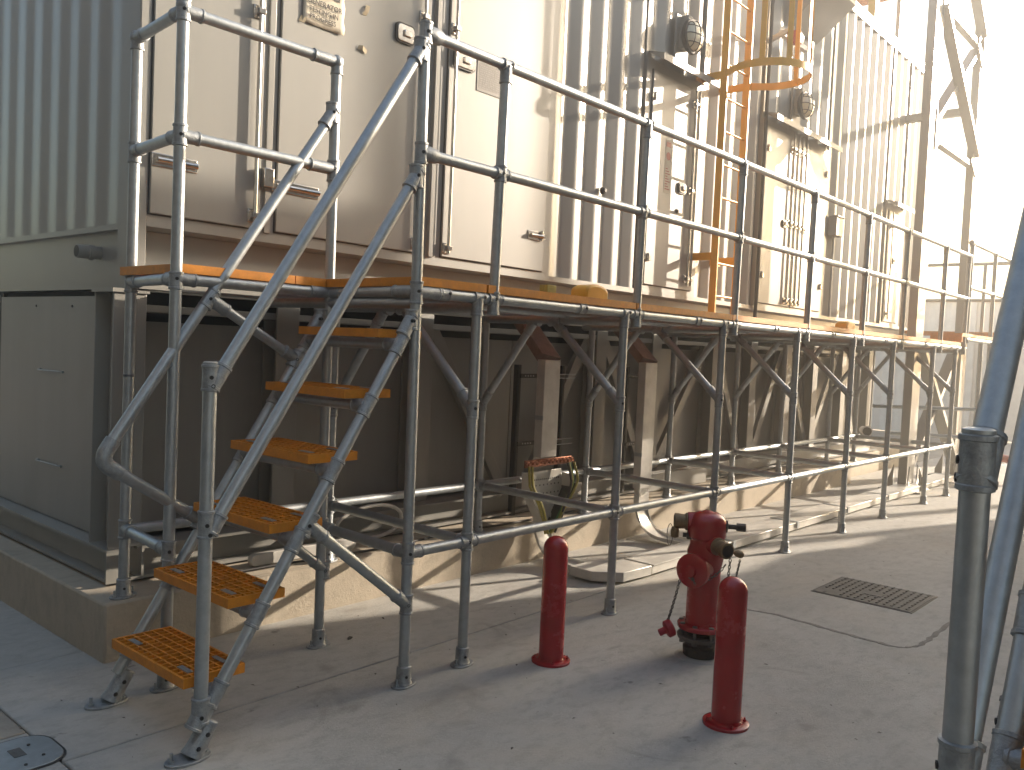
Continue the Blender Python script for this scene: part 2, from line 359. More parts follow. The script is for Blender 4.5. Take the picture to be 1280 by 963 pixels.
# short pipe stub on the end beam
pz = (X0+.03, 1.80, 1.895)
t_ = part('drain_stub', MB().lathe(pz, (-1, 0, 0), [(-.02, .033), (.03, .033), (.032, .040), (.055, .040), (.056, .034), (.11, .034), (.112, .030), (.10, .028)], 20), ['paint2'], GC)
part('opening', MB().lathe((pz[0]-.1125, pz[1], pz[2]), (-1, 0, 0), [(0, .030), (.001, .030)], 16), 'black', t_)
# doors
def door(x0, x1, z0, z1, y=Y0, label=None):
    part('door_gasket', MB().box(x0-.005, x1+.005, y-.022, y-.004, z0-.006, z1+.006), 'black', GC)
    o = part('door', MB().box(x0, x1, y-.034, y+.002, z0, z1), 'paint', GC, bev=.004, label=label); return o
def rod(dr, x, z0, z1, y=Y0-.06, r=.011, keep=()):
    part('lock_rod', MB().tube((x, y, z0), (x, y, z1), r, 12), 'chrome', dr)
    for z in keep:
        k = MB().box(x-.032, x+.032, y+.018, y+.028, z-.035, z+.035).box(x-.020, x+.020, y-.018, y+.02, z-.014, z+.014)
        for sx in (-.025, .025): k.lathe((x+sx, y+.02, z+.022), (0, -1, 0), [(0, .006), (.008, .006)], 6).lathe((x+sx, y+.02, z-.022), (0, -1, 0), [(0, .006), (.008, .006)], 6)
        part('rod_bracket', k, 'chrome', dr, bev=.002)
def hbar(dr, x0, x1, z, y=Y0-.034):
    k = MB().box(x0, x1, y-.006, y+.002, z-.032, z+.032)
    part('hinge_plate', k, 'chrome', dr, bev=.003)
    part('hinge_barrel', MB().lathe((x0+.02, y-.018, z), (1, 0, 0), [(0, .014), (x1-x0-.05, .014), (x1-x0-.04, .018), (x1-x0-.03, .018)], 14), 'chrome', dr)
def paddle(dr, x, z, y=Y0-.034, wd=.12, h=.085):
    part('latch_rim', MB().prism([(x+u, z+v_) for u, v_ in rrect(-wd/2, wd/2, -h/2, h/2, .03)], 'y', y-.014, y), 'black', dr)
    part('latch_plate', MB().prism([(x+u, z+v_) for u, v_ in rrect(-wd/2+.012, wd/2-.010, -h/2+.010, h/2-.010, .022)], 'y', y-.020, y-.004), 'chrome', dr, bev=.003)
    part('latch_paddle', MB().box(x-.02, x+.04, y-.032, y-.018, z-.02, z+.02), 'chrome', dr, bev=.005)
def hinge(dr, x, z, y=Y0-.034):
    part('hinge', MB().box(x-.05, x+.05, y-.006, y+.002, z-.022, z+.022).lathe((x-.012, y-.012, z-.035), (0, 0, 1), [(0, .012), (.07, .012)], 12), 'chrome', dr, bev=.002)
dA = door(1.998, 2.60, 2.075, DT); rod(dA, 2.555, 2.10, DT-.02, keep=(2.14, 3.2)); hbar(dA, 2.0, 2.235, 2.335)
dB = door(2.70, 3.78, 2.075, DT); hbar(dB, 2.665, 2.97, 2.32); rod(dB, 3.71, 2.10, DT-.02, keep=(2.13, 3.53)); paddle(dB, 3.56, 3.385, wd=.15, h=.12)
dC = door(3.95, 4.99, 2.075, DT); rod(dC, 3.985, 2.10, DT-.02, keep=(2.13, 3.54)); hinge(dC, 4.96, 2.33); hbar(dC, 4.80, 4.96, 2.325)
paddle(dC, 4.08, 3.365, wd=.20, h=.12)
part('keeper_strip', MB().box(2.630, 2.668, Y0-.03, Y0, 2.06, DT), 'paint', GC, bev=.003)
part('keeper_strip', MB().box(3.825, 3.862, Y0-.045, Y0, 2.06, DT), 'paint', GC, bev=.003)
part('latch_hook', MB().box(2.60, 2.66, Y0-.07, Y0-.03, 2.30, 2.40), 'chrome', GC, bev=.004)
dD = door(6.36, 7.17, 2.10, 3.92); hinge(dD, 6.40, 3.70); hinge(dD, 6.40, 2.33); rod(dD, 7.04, 2.14, 3.90, keep=(2.2, 3.0, 3.78)); rod(dD, 7.10, 2.14, 3.90, keep=(2.2, 3.78)); paddle(dD, 6.90, 3.0, wd=.14, h=.10)
part('small_lock', MB().lathe((6.84, Y0-.03, 2.79), (0, -1, 0), [(0, .022), (.012, .022), (.014, .012), (.02, .012)], 14), 'dark', dD)
sp = MB(); sp.box(6.60, 6.70, Y0-.0365, Y0-.034, 2.92, 3.38)
st = part('warning_sticker', sp, 'paper', dD)
sp = MB()
for k in range(9): sp.box(6.612, 6.688-.02*(k % 3), Y0-.038, Y0-.0366, 2.95+k*.022, 2.958+k*.022)
sp.box(6.61, 6.69, Y0-.038, Y0-.0366, 3.32, 3.36)
sp.lathe((6.65, Y0-.0366, 3.24), (0, -1, 0), [(0, .035), (.0014, .035)], 20)
# (sticker print sits as thin relief on the sticker)
me = sp.mesh('sticker_print', ['pipe_red']); o = bpy.data.objects.new('sticker_print', me); COL.objects.link(o); o.parent = dD
def canopy(x0, x1, z):
    part('rain_canopy', MB().prism([(Y0-.002, z+.055), (Y0-.002, z+.045), (Y0-.155, z+.005), (Y0-.155, z-.045), (Y0-.165, z-.045), (Y0-.165, z+.012)], 'x', x0, x1), 'paint2', GC)
    for x in (x0, x1-.006): part('canopy_cheek', MB().prism([(Y0-.002, z+.044), (Y0-.154, z+.004), (Y0-.154, z-.04)], 'x', x, x+.006), 'paint2', GC)
canopy(6.30, 7.28, 4.01); canopy(8.50, 10.28, 4.01); canopy(12.35, 13.15, 3.70)
for (a, b, hx) in ((8.56, 9.33, 8.60), (9.37, 10.20, 10.16)):
    dE = door(a, b, 2.09, 3.94); hinge(dE, hx, 3.70); hinge(dE, hx, 2.38)
    c = 9.24 if a < 9 else 9.46
    for xx in (c-.055, c+.055): rod(dE, xx, 2.11, 3.98, keep=(2.15, 3.0, 3.80))
    paddle(dE, c-.16 if a < 9 else c+.15, 2.98)
dF = door(12.42, 13.02, 2.09, 3.62); rod(dF, 12.52, 2.12, 3.6, keep=(2.2, 3.4)); paddle(dF, 12.7, 2.95)
part('junction_box', MB().box(10.40, 10.62, Y0-.10, Y0, 3.02, 3.24).box(10.39, 10.63, Y0-.115, Y0, 3.24, 3.26), 'paint2', GC, bev=.004)
part('conduit', MB().tube((10.51, Y0-.03, 2.05), (10.51, Y0-.03, 3.02), .014, 10), 'galv', GC)
part('wall_eyelet', MB().lathe((5.72, Y0-.01, 2.79), (0, -1, 0), [(0, .03), (.015, .03), (.03, .016), (.04, .016)], 14), 'dark', GC)
part('black_downpipe', MB().tube((8.49, Y0-.045, 1.80), (8.49, Y0-.045, 5.9), .019, 14), 'black', GC)
# vent hood and roof handrail above the frame edge
part('air_hood', MB().prism([(Y0, 6.1), (Y0-.42, 5.75), (Y0-.42, 5.45), (Y0, 5.10)], 'x', 9.0, 9.75), 'paint', GC, bev=.004)
for k in range(5): part('hood_blade', MB().box(8.99, 9.76, Y0-.08*(k+1)-.008, Y0-.08*(k+1), 5.44, 5.47), 'paint2', GC)
mb = MB()

# sheet of paper, tape, nameplate
yp = Y0-.0365
t_ = thing('paper_notice', 'torn cream paper notice reading GENERATOR TESTING IN PROGRESS taped to the middle door', 'notice', (2.96, yp, 3.24))
pm = MB(); nx, nz_ = 10, 8; vs = []; fs = []
for j in range(nz_+1):
    for i in range(nx+1):
        u = i/nx; v_ = j/nz_; x = 2.823+.278*u; z = 3.240+.30*v_ - .004*math.sin(u*3)*(1-v_)
        y = yp-.005-.004*max(0, u-.80)*(1-v_)*5-.0015*math.sin(u*9+v_*4)
        if i == nx: x += .006*math.sin(j*2.1)
        if j == 0: z += .002*math.sin(i*1.9)
        vs.append((x, y, z))
for j in range(nz_):
    for i in range(nx): a = j*(nx+1)+i; fs.append((a, a+1, a+nx+2, a+nx+1))
pm.add(vs, fs); sh = part('sheet', pm, 'paper', t_)
so = sh.modifiers.new('thick', 'SOLIDIFY'); so.thickness = .0006
def text(s_, x, z, size, y, parent, mtl='ink', bold=.0004):
    cu = bpy.data.curves.new('txt', 'FONT'); cu.body = s_; cu.size = size; cu.extrude = .0004; cu.offset = bold; cu.align_x = 'CENTER'
    o = bpy.data.objects.new('txt', cu); COL.objects.link(o)
    dg = bpy.context.evaluated_depsgraph_get(); me = bpy.data.meshes.new_from_object(o.evaluated_get(dg)); bpy.data.objects.remove(o)
    me.transform(Matrix.Translation((x, y, z)) @ Matrix.Rotation(PI/2, 4, 'X')); me.materials.clear(); me.materials.append(M[mtl])
    return place('lettering', me, parent)
text('GENERATOR', 2.962, 3.350, .040, yp-.0135, t_); text('TESTING IN', 2.956, 3.308, .038, yp-.0135, t_); text('PROGRESS', 2.950, 3.268, .038, yp-.0135, t_)
part('logo_block', MB().box(3.02, 3.065, yp-.0095, yp-.0085, 3.41, 3.435), 'dark', t_); part('logo_block', MB().box(2.985, 3.01, yp-.0095, yp-.0085, 3.41, 3.44), 'galv', t_)
part('tape_corner', MB().add([(2.80, yp-.001, 3.235), (2.835, yp-.009, 3.228), (2.845, yp-.009, 3.262), (2.815, yp-.002, 3.27)], [(0, 1, 2, 3)]), 'tape', t_)
def tape(x, z, pts, label):
    vs = [(x+a*1.25, yp-.001-b*.8, z+c*1.25) for a, b, c in pts]; n = len(vs)//2
    single('tape_scrap', MB().add(vs, [(i, i+1, n+i+1, n+i) for i in range(n-1)]), 'tape', label, 'tape')
tape(3.243, 3.40, [(-.01, 0, .0), (.0, .012, .02), (.01, .004, .05), (.014, 0, -.0), (.022, .014, .018), (.034, .006, .05)], 'upper scrap of masking tape peeling from the door right of the paper notice')
tape(3.25, 3.19, [(-.035, .0, .005), (-.012, .014, .004), (.015, .003, -.008), (-.028, .0, .024), (-.010, .016, .025), (.022, .003, .012)], 'lower scrap of masking tape peeling from the door below the other scrap')
t_ = thing('name_plate', 'grey engraved data plate with rows of fine print on the third door', 'plate', (4.37, Y0-.035, 3.23))
part('plate', MB().box(4.215, 4.53, Y0-.0365, Y0-.034, 3.215, 3.47), 'plate', t_)
part('plate_rim', MB().box(4.208, 4.215, Y0-.0375, Y0-.034, 3.208, 3.477).box(4.53, 4.537, Y0-.0375, Y0-.034, 3.208, 3.477).box(4.215, 4.53, Y0-.0375, Y0-.034, 3.208, 3.215).box(4.215, 4.53, Y0-.0375, Y0-.034, 3.47, 3.477), 'iron', t_)
rows = MB(); rq = random.Random(5)
for k in range(13):
    z_ = 3.235+k*.0145; x_ = 4.228
    while x_ < 4.505:
        l_ = rq.uniform(.008, .035); rows.box(x_, min(4.515, x_+l_), Y0-.0376, Y0-.0366, z_, z_+.0055); x_ += l_+.006
part('print_rows', rows, 'iron', t_, kind='stuff')
part('heading', MB().box(4.235, 4.27, Y0-.038, Y0-.0366, 3.425, 3.455).box(4.30, 4.46, Y0-.038, Y0-.0366, 3.432, 3.452), 'paper', t_)

# ------------------------------------------------------------------ bulkhead lamps
def lamp(x, z, label):
    t_ = thing('bulkhead_lamp', label, 'lamp', (x, Y0, z), 'caged bulkhead lamps above the doors')
    part('back_plate', MB().box(x-.11, x+.11, Y0-.024, Y0-.004, z-.24, z+.20), 'paint2', t_, bev=.004)
    part('bracket', MB().box(x-.06, x+.06, Y0-.09, Y0-.02, z-.10, z+.10).box(x-.045, x+.045, Y0-.10, Y0-.02, z+.09, z+.19), 'paint2', t_, bev=.01)
    part('housing', MB().lathe((x, Y0-.085, z), (0, -1, 0), [(0, .125), (.02, .148), (.055, .150), (.06, .135)], 30), 'dark', t_)
    part('lens', MB().lathe((x, Y0-.14, z), (0, -1, 0), [(0, .128), (.02, .122), (.045, .100), (.062, .06), (.068, .02)], 28), 'glass', t_)
    cg = MB()
    for off in (-.07, 0, .07):
        h = math.sqrt(.13**2-off**2); a = [(x+off, Y0-.145-.068*math.cos(t2)*(1-abs(off)*3), z+h*math.sin(t2)) for t2 in [PI*(k/10-.5) for k in range(11)]]
        cg.path(a, .004, 6); a = [(x+h*math.sin(t2), Y0-.145-.068*math.cos(t2)*(1-abs(off)*3), z+off) for t2 in [PI*(k/10-.5) for k in range(11)]]; cg.path(a, .004, 6)
    part('cage', cg, 'dark', t_)
lamp(6.80, 4.30, 'caged round bulkhead lamp above the single canopy door left of the orange ladder')
lamp(9.25, 4.28, 'caged round bulkhead lamp above the double doors right of the orange ladder')
t_ = thing('wall_floodlight', 'small floodlight on a pale bracket arm hanging inside the orange ladder cage', 'floodlight', (8.55, Y0-.1, 4.85))
part('arm', MB().beam((8.55, Y0, 4.80), (8.35, Y0-.34, 4.80), .04, .04), 'fence', t_); part('arm', MB().beam((8.45, Y0-.17, 4.82), (9.1, Y0-.17, 4.82), .05, .05), 'fence', t_)
part('lamp_head', MB().box(8.30, 8.42, Y0-.42, Y0-.30, 4.64, 4.76), 'pipe_red', t_, bev=.015); part('hook', MB().path([(8.36+.04*math.cos(a), Y0-.36, 4.57+.05*math.sin(a)) for a in [k*.5 for k in range(-2, 10)]], .009, 8), 'fence', t_)

# ------------------------------------------------------------------ steel under-frame below the container
UF = thing('steel_underframe', 'cream steel base frame with posts, braces and flat panels below the container', 'steel frame', (1.84, 1.34, .27))
def hpost(x0, x1, y0, y1, z0, z1, tf=.014, tw=.010, web='x'):
    mb = MB(); xm = (x0+x1)/2
    mb.box(x0, x1, y0, y0+tf, z0, z1).box(x0, x1, y1-tf, y1, z0, z1).box(xm-tw/2, xm+tw/2, y0+tf, y1-tf, z0, z1)
    return part('post', mb, 'paint2', UF, bev=.003)
hpost(1.845, 2.005, 1.345, 1.56, .45, 1.685)
part('cap_plate', MB().box(1.835, 2.015, 1.335, 1.57, 1.685, 1.704), 'paint2', UF)
def hbeam(a0, a1, axis, b0, b1, z0, z1, nm='base_beam'):
    t1 = .014; bm_ = (b0+b1)/2; mb = MB()
    if axis == 'x':
        mb.box(a0, a1, b0, b1, z0, z0+t1).box(a0, a1, b0, b1, z1-t1, z1).box(a0, a1, bm_-.005, bm_+.005, z0+t1, z1-t1)
    else:
        mb.box(b0, b1, a0, a1, z0, z0+t1).box(b0, b1, a0, a1, z1-t1, z1).box(bm_-.005, bm_+.005, a0, a1, z0+t1, z1-t1)
    return part(nm, mb, 'paint2', UF)
hbeam(1.99, 12.6, 'x', 1.345, 1.52, .285, .445); hbeam(1.36, 3.8, 'y', 1.845, 2.02-.04, .285, .444)
part('end_plate', MB().box(1.835, 1.895, 1.335, 1.349, .285, .447).box(1.895, 2.02, 1.336, 1.346, .285, .30).box(2.008, 2.02, 1.336, 1.349, .30, .447), 'paint2', UF)
part('bearing_pad', MB().box(1.87, 12.5, 1.37, 1.50, .268, .286), 'black', UF); part('bearing_pad', MB().box(1.865, 1.97, 1.55, 3.75, .268, .286), 'black', UF)
# recessed wall panels, front
XE = 12.6
xs = [2.0, 2.94, 3.98, 5.02, 6.05, 7.05, 8.05, 9.0, 9.95, 10.9, 11.8, 12.6]
for a, b in zip(xs[:-1], xs[1:]): part('wall_panel', MB().box(a+.004, b-.004, 1.62, 1.64, .445, 1.555), 'paint2', UF, bev=.002)
part('end_wall', MB().box(12.60, 12.62, 1.46, 3.8, .285, 1.70), 'paint2', UF)
part('rear_wall', MB().box(1.95, 12.6, 3.76, 3.78, .285, 1.70), 'paint2', UF)
part('gap_shade_sheet', MB().box(2.0, 12.55, 1.70, 1.71, 1.40, 1.71), 'black', UF); part('gap_shade_sheet', MB().box(2.03, 2.04, 1.72, 3.74, 1.45, 1.72), 'black', UF); part('floor_plate', MB().box(1.95, 12.6, 1.66, 3.75, .285, .29), 'paint2', UF)  # black sheets added behind the gaps so the hollow reads as deep shade
part('head_rail', MB().box(2.0, 12.6, 1.50, 1.56, 1.600, 1.638), 'paint2', UF, bev=.003)
part('head_rail', MB().box(2.0, 12.6, 1.47, 1.53, 1.705, 1.722), 'paint2', UF)
for x in (2.90, 3.97, 6.0, 6.87, 8.0, 8.85, 9.75, 10.55, 11.5, 12.5):
    mb = MB().box(x-.075, x+.075, 1.47, 1.482, .445, 1.70).box(x-.005, x+.005, 1.482, 1.60, .445, 1.598).box(x-.075, x+.075, 1.60, 1.612, .445, 1.598)
    part('post', mb, 'paint2', UF, bev=.002)
for a, b in ((4.10, 4.86), (5.86, 5.16), (6.12, 6.78), (7.90, 7.02), (8.12, 8.70), (9.68, 9.02), (9.84, 10.5), (11.4, 10.6), (11.6, 12.1)):
    part('diagonal_brace', MB().beam((a, 1.545, 1.60), (b, 1.545, .46), .09, .045, (1, 0, 0)), 'paint2', UF, bev=.003)
part('gutter_box', MB().box(6.55, 7.6, 1.30, 1.34, .28, .43), 'paint2', UF)
# end side panels
part('end_panel', MB().box(1.935, 1.955, 1.72, 3.08, .449, 1.672), 'paint2', UF)
part('end_panel', MB().box(1.935, 1.955, 3.12, 3.76, .449, 1.685), 'paint2', UF, bev=.003)
part('end_panel_frame', MB().box(1.925, 1.965, 1.56, 1.715, .449, 1.70), 'paint2', UF, bev=.002)
part('end_panel_frame', MB().box(1.945, 1.965, 3.08, 3.12, .449, 1.70), 'black', UF)
for z in (1.262, .748):
    part('panel_clip', MB().path([(1.933, 2.46, z), (1.918, 2.45, z-.002), (1.918, 2.15, z+.002), (1.933, 2.14, z)], .0035, 8).box(1.925, 1.937, 2.44, 2.47, z-.006, z+.006).box(1.925, 1.937, 2.13, 2.155, z-.006, z+.006), 'galv', UF)
for y in (2.53, 2.04): part('panel_screw', MB().lathe((1.936, y, 1.62), (-1, 0, 0), [(0, .007), (.005, .006)], 8), 'dark', UF)

# ------------------------------------------------------------------ tube structures
def screw(mb, p, d, r=.0075):
    mb.m = 1; mb.lathe(p, d, [(-.004, r), (.0025, r), (.003, r*.6), (.001, r*.55)], 8); mb.m = 0
def fit(parent, p, dirs, name='clamp', r=.0305, scr=True):
    """cast socket: dirs = list of (direction, from, to)"""
    mb = MB(); p = Vector(p)
    for d, a, b in dirs: mb.sleeve(p, Vector(d).normalized(), a, b, r)
    if scr:
        d = Vector(dirs[0][0]).normalized(); q = p + Vector((-.35, -.94, 0)).normalized()*r*.93
        screw(mb, q, (-.35, -.94, 0)) if abs(d.z) > .5 else screw(mb, p+Vector((0, -1, .15)).normalized()*r*.95+d*(dirs[0][2]*.6), (0, -1, .15))
    return part(name, mb, ['fitting', 'black'], parent)
def foot(parent, x, y, z=0, rot=0):
    mb = MB(); c, s_ = math.cos(rot), math.sin(rot)
    P_ = []
    for k in range(28):
        a = 2*PI*k/28; e = .068*math.copysign(abs(math.cos(a))**.9, math.cos(a)); g_ = .046*math.sin(a); P_.append((x+e*c-g_*s_, y+e*s_+g_*c))
    mb.prism(P_, 'z', z, z+.009)
    mb.lathe((x, y, z+.009), (0, 0, 1), [(0, .040), (.012, .0335), (.075, .0315), (.078, .027)], 20)
    fo = part('foot_flange', mb, 'fitting', parent, bev=.002)
    for sg in (-1, 1):
        q = (x+sg*.050*c, y+sg*.050*s_, z+.009)
        part('bolt', MB().lathe(q, (0, 0, 1), [(0, .010), (.008, .010), (.0085, .005), (.03, .005)], 6), 'galv', fo)
    part('grub_screw', MB().lathe((x-.010, y-.030, z+.045), (-.3, -1, 0), [(0, .0065), (.004, .006)], 8), 'black', fo)
def tube(parent, p, q, name='tube', r=.0242): return part(name, MB().tube(p, q, r), 'galv', parent)
def grating(parent, x0, x1, y0, y1, z1, h=.038, pitch=.040, name='grating_panel', th=.007):
    mb = MB(); e = .010
    mb.box(x0, x1, y0, y0+e, z1-h, z1).box(x0, x1, y1-e, y1, z1-h, z1).box(x0, x0+e, y0+e, y1-e, z1-h, z1).box(x1-e, x1, y0+e, y1-e, z1-h, z1)
    nx = max(1, round((x1-x0)/pitch)); ny = max(1, round((y1-y0)/pitch))
    for i in range(1, nx): x = x0+(x1-x0)*i/nx; mb.box(x-th/2, x+th/2, y0+e, y1-e, z1-h+.001, z1-.0005)
    for j in range(1, ny): y = y0+(y1-y0)*j/ny; mb.box(x0+e, x1-e, y-th/2, y+th/2, z1-h+.0015, z1-.001)
    return part(name, mb, 'grp', parent)
ZD, ZR, ZM, ZB = 1.728, 2.823, 2.318, .588       # deck tube, top rail, mid rail, base rail
ZT = 1.792                                         # deck surface
UX = [2.540, 3.043, 4.267, 5.472, 6.693, 7.906, 9.005, 10.329, 11.285]
LX = [2.554, 2.922, 4.134, 5.310, 6.515, 7.699, 8.773, 10.082, 10.950]
YR = 1.10

def stair(label, glabel):
    Y1 = .65
    t_ = thing('access_stair', label, 'stair', (1.58, .3, 0), glabel)
    sl = Vector((.965, 0, 1.55)); sl.normalize()
    def P_(x, y): return (x, y, .095+(x-1.573)*1.5885)
    for y in (0, Y1):
        a = Vector(P_(1.585, y)); b = Vector(P_(2.512, y))
        part('stringer', MB().tube(a, b), 'galv', t_)
        fo = MB(); P2 = []
        for k in range(28): aa = 2*PI*k/28; P2.append((1.545+.085*math.cos(aa), y+.050*math.sin(aa)))
        fo.prism(P2, 'z', 0, .010)
        c0 = Vector((1.558, y, .01)); fo.lathe(c0+Vector((0, 0, 0)), sl, [(0, .042), (.03, .036), (.13, .0325), (.134, .027)], 20)
        ff = part('foot_flange', fo, 'fitting', t_, bev=.002)
        for sx in (-.062, .068): part('bolt', MB().lathe((1.545+sx, y, .010), (0, 0, 1), [(0, .011), (.009, .011), (.0095, .006), (.034, .006)], 6), 'galv', ff)
        part('grub_screw', MB().lathe(Vector((1.60, y-.034, .085)), (0, -1, 0), [(0, .009), (.004, .008)], 6).lathe(Vector((1.565, y-.036, .045)), (0, -1, 0), [(0, .009), (.004, .008)], 6), 'black', ff)
        fit(t_, (2.518, y, 1.60), [((0, 0, 1), -.04, .05)], 'collar'); fit(t_, (2.508, y, 1.60), [(-sl, -.03, .075)], 'socket')
    for i in range(6):
        x0 = 1.545+.166*i; z = .275+.257*i; xc = x0+.16; 
        tr = grating(t_, x0, x0+.245, .045, .615, z, .036, .038, 'tread')
        # carrier tube across, clamps at both stringers
        q = .095; cx = x0+.155; cz = z-.036-.028
        sx = 1.573+(cz-.095)/1.5885
        part('tread_bearer', MB().tube((sx, 0, cz), (sx, Y1, cz), .0242), 'galv', tr)
        for y, s_ in ((0, 1), (Y1, -1)): fit(tr, (sx, y, cz), [((0, s_, 0), -.0, .085), (sl, -.05, .05)], 'clamp')
        part('fixing_clip', MB().box(x0+.04, x0+.062, .09, .17, z, z+.003), 'galv', tr); part('fixing_clip', MB().box(x0+.04, x0+.062, .48, .56, z, z+.003), 'galv', tr); part('fixing_clip', MB().box(x0+.185, x0+.205, .10, .18, z, z+.003), 'galv', tr)
    # outer handrail and newel
    tube(t_, (1.588, 0, .16), (1.588, 0, 1.405), 'newel_post')
    fit(t_, (1.588, 0, 1.355), [((0, 0, 1), -.05, .045)], 'top_clamp'); fit(t_, (1.595, 0, 1.325), [(sl, -.012, .085)], 'socket', .033)
    part('post_cap', MB().lathe((1.588, 0, 1.405), (0, 0, 1), [(-.004, .026), (.002, .026), (.005, .020)], 20), 'galv', t_)
    part('handrail', MB().tube((1.630, 0, 1.375), (2.505, 0, 2.735)), 'galv', t_)
    fit(t_, (2.512, 0, 2.745), [(Vector((-.875, 0, -1.36)), -.03, .07), ((0, 0, 1), -.05, .05)], 'socket', .033)
    part('mid_rail', MB().tube((1.615, 0, .825), (2.505, 0, 2.205)), 'galv', t_)
    fit(t_, (1.588, 0, .835), [((0, 0, 1), -.05, .05)], 'collar'); fit(t_, (1.600, 0, .80), [(sl, -.0, .08)], 'socket', .033)
    fit(t_, (2.512, 0, 2.215), [(Vector((-.875, 0, -1.36)), -.03, .07), ((0, 0, 1), -.05, .05)], 'socket', .033)
    fit(t_, (1.588, 0, .15), [((0, 0, 1), -.03, .065), (sl, -.055, .05)], 'newel_clamp', .034)
    # inner handrail with bent return
    e = Vector((1.492, Y1, .985)); tp = Vector((2.535, Y1, 2.555)); bk = Vector(P_(1.905, Y1)); bk.z += .13; bk.x = 1.945; bk = Vector((1.935, Y1, .70))
    d1 = (tp-e).normalized(); d2 = (bk-e).normalized()
    arc = []
    for k in range(9):
        t2 = k/8; p = (e+d1*.06)*(1-t2)**2 + e*2*t2*(1-t2) + (e+d2*.06)*t2**2; arc.append(p)
    part('handrail', MB().tube(e+d1*.05, tp), 'galv', t_); part('return_tube', MB().tube(e+d2*.05, bk), 'galv', t_)
    part('elbow', MB().path([e+d1*.10]+arc+[e+d2*.10], .0315, 18), 'fitting', t_)
    fit(t_, bk, [(sl, -.045, .045), (-d2, -.0, .08)], 'socket'); fit(t_, (2.548, Y1, 2.58), [((0, 0, 1), -.05, .05), (-d1, -.02, .085)], 'socket', .033)
    a = Vector((1.944, Y1, 1.655)); b = Vector((2.389, Y1, 1.405))
    part('strut', MB().tube(a, b, .0215), 'galv', t_); fit(t_, a, [(d1, -.045, .045), (b-a, 0, .095)]); fit(t_, b, [(sl, -.045, .045), (a-b, 0, .08)])
    for y, xe, ze in ((0, 2.554, .362), (Y1, 2.594, .375)):
        a = Vector((2.02, y, .80-.02)) if y == 0 else Vector((2.05, y, .80)); b = Vector((xe, y, ze+.0))
        part('strut', MB().tube(a, b), 'galv', t_); fit(t_, a, [(sl, -.05, .05), (b-a, 0, .10)]); fit(t_, b, [((0, 0, 1), -.045, .045), (a-b, .0, .085)])
    return t_
def rail_x(t_, xs_, z, name, y=0):
    for a, b in zip(xs_[:-1], xs_[1:]): part(name, MB().tube((a, y, z), (b, y, z)), 'galv', t_)
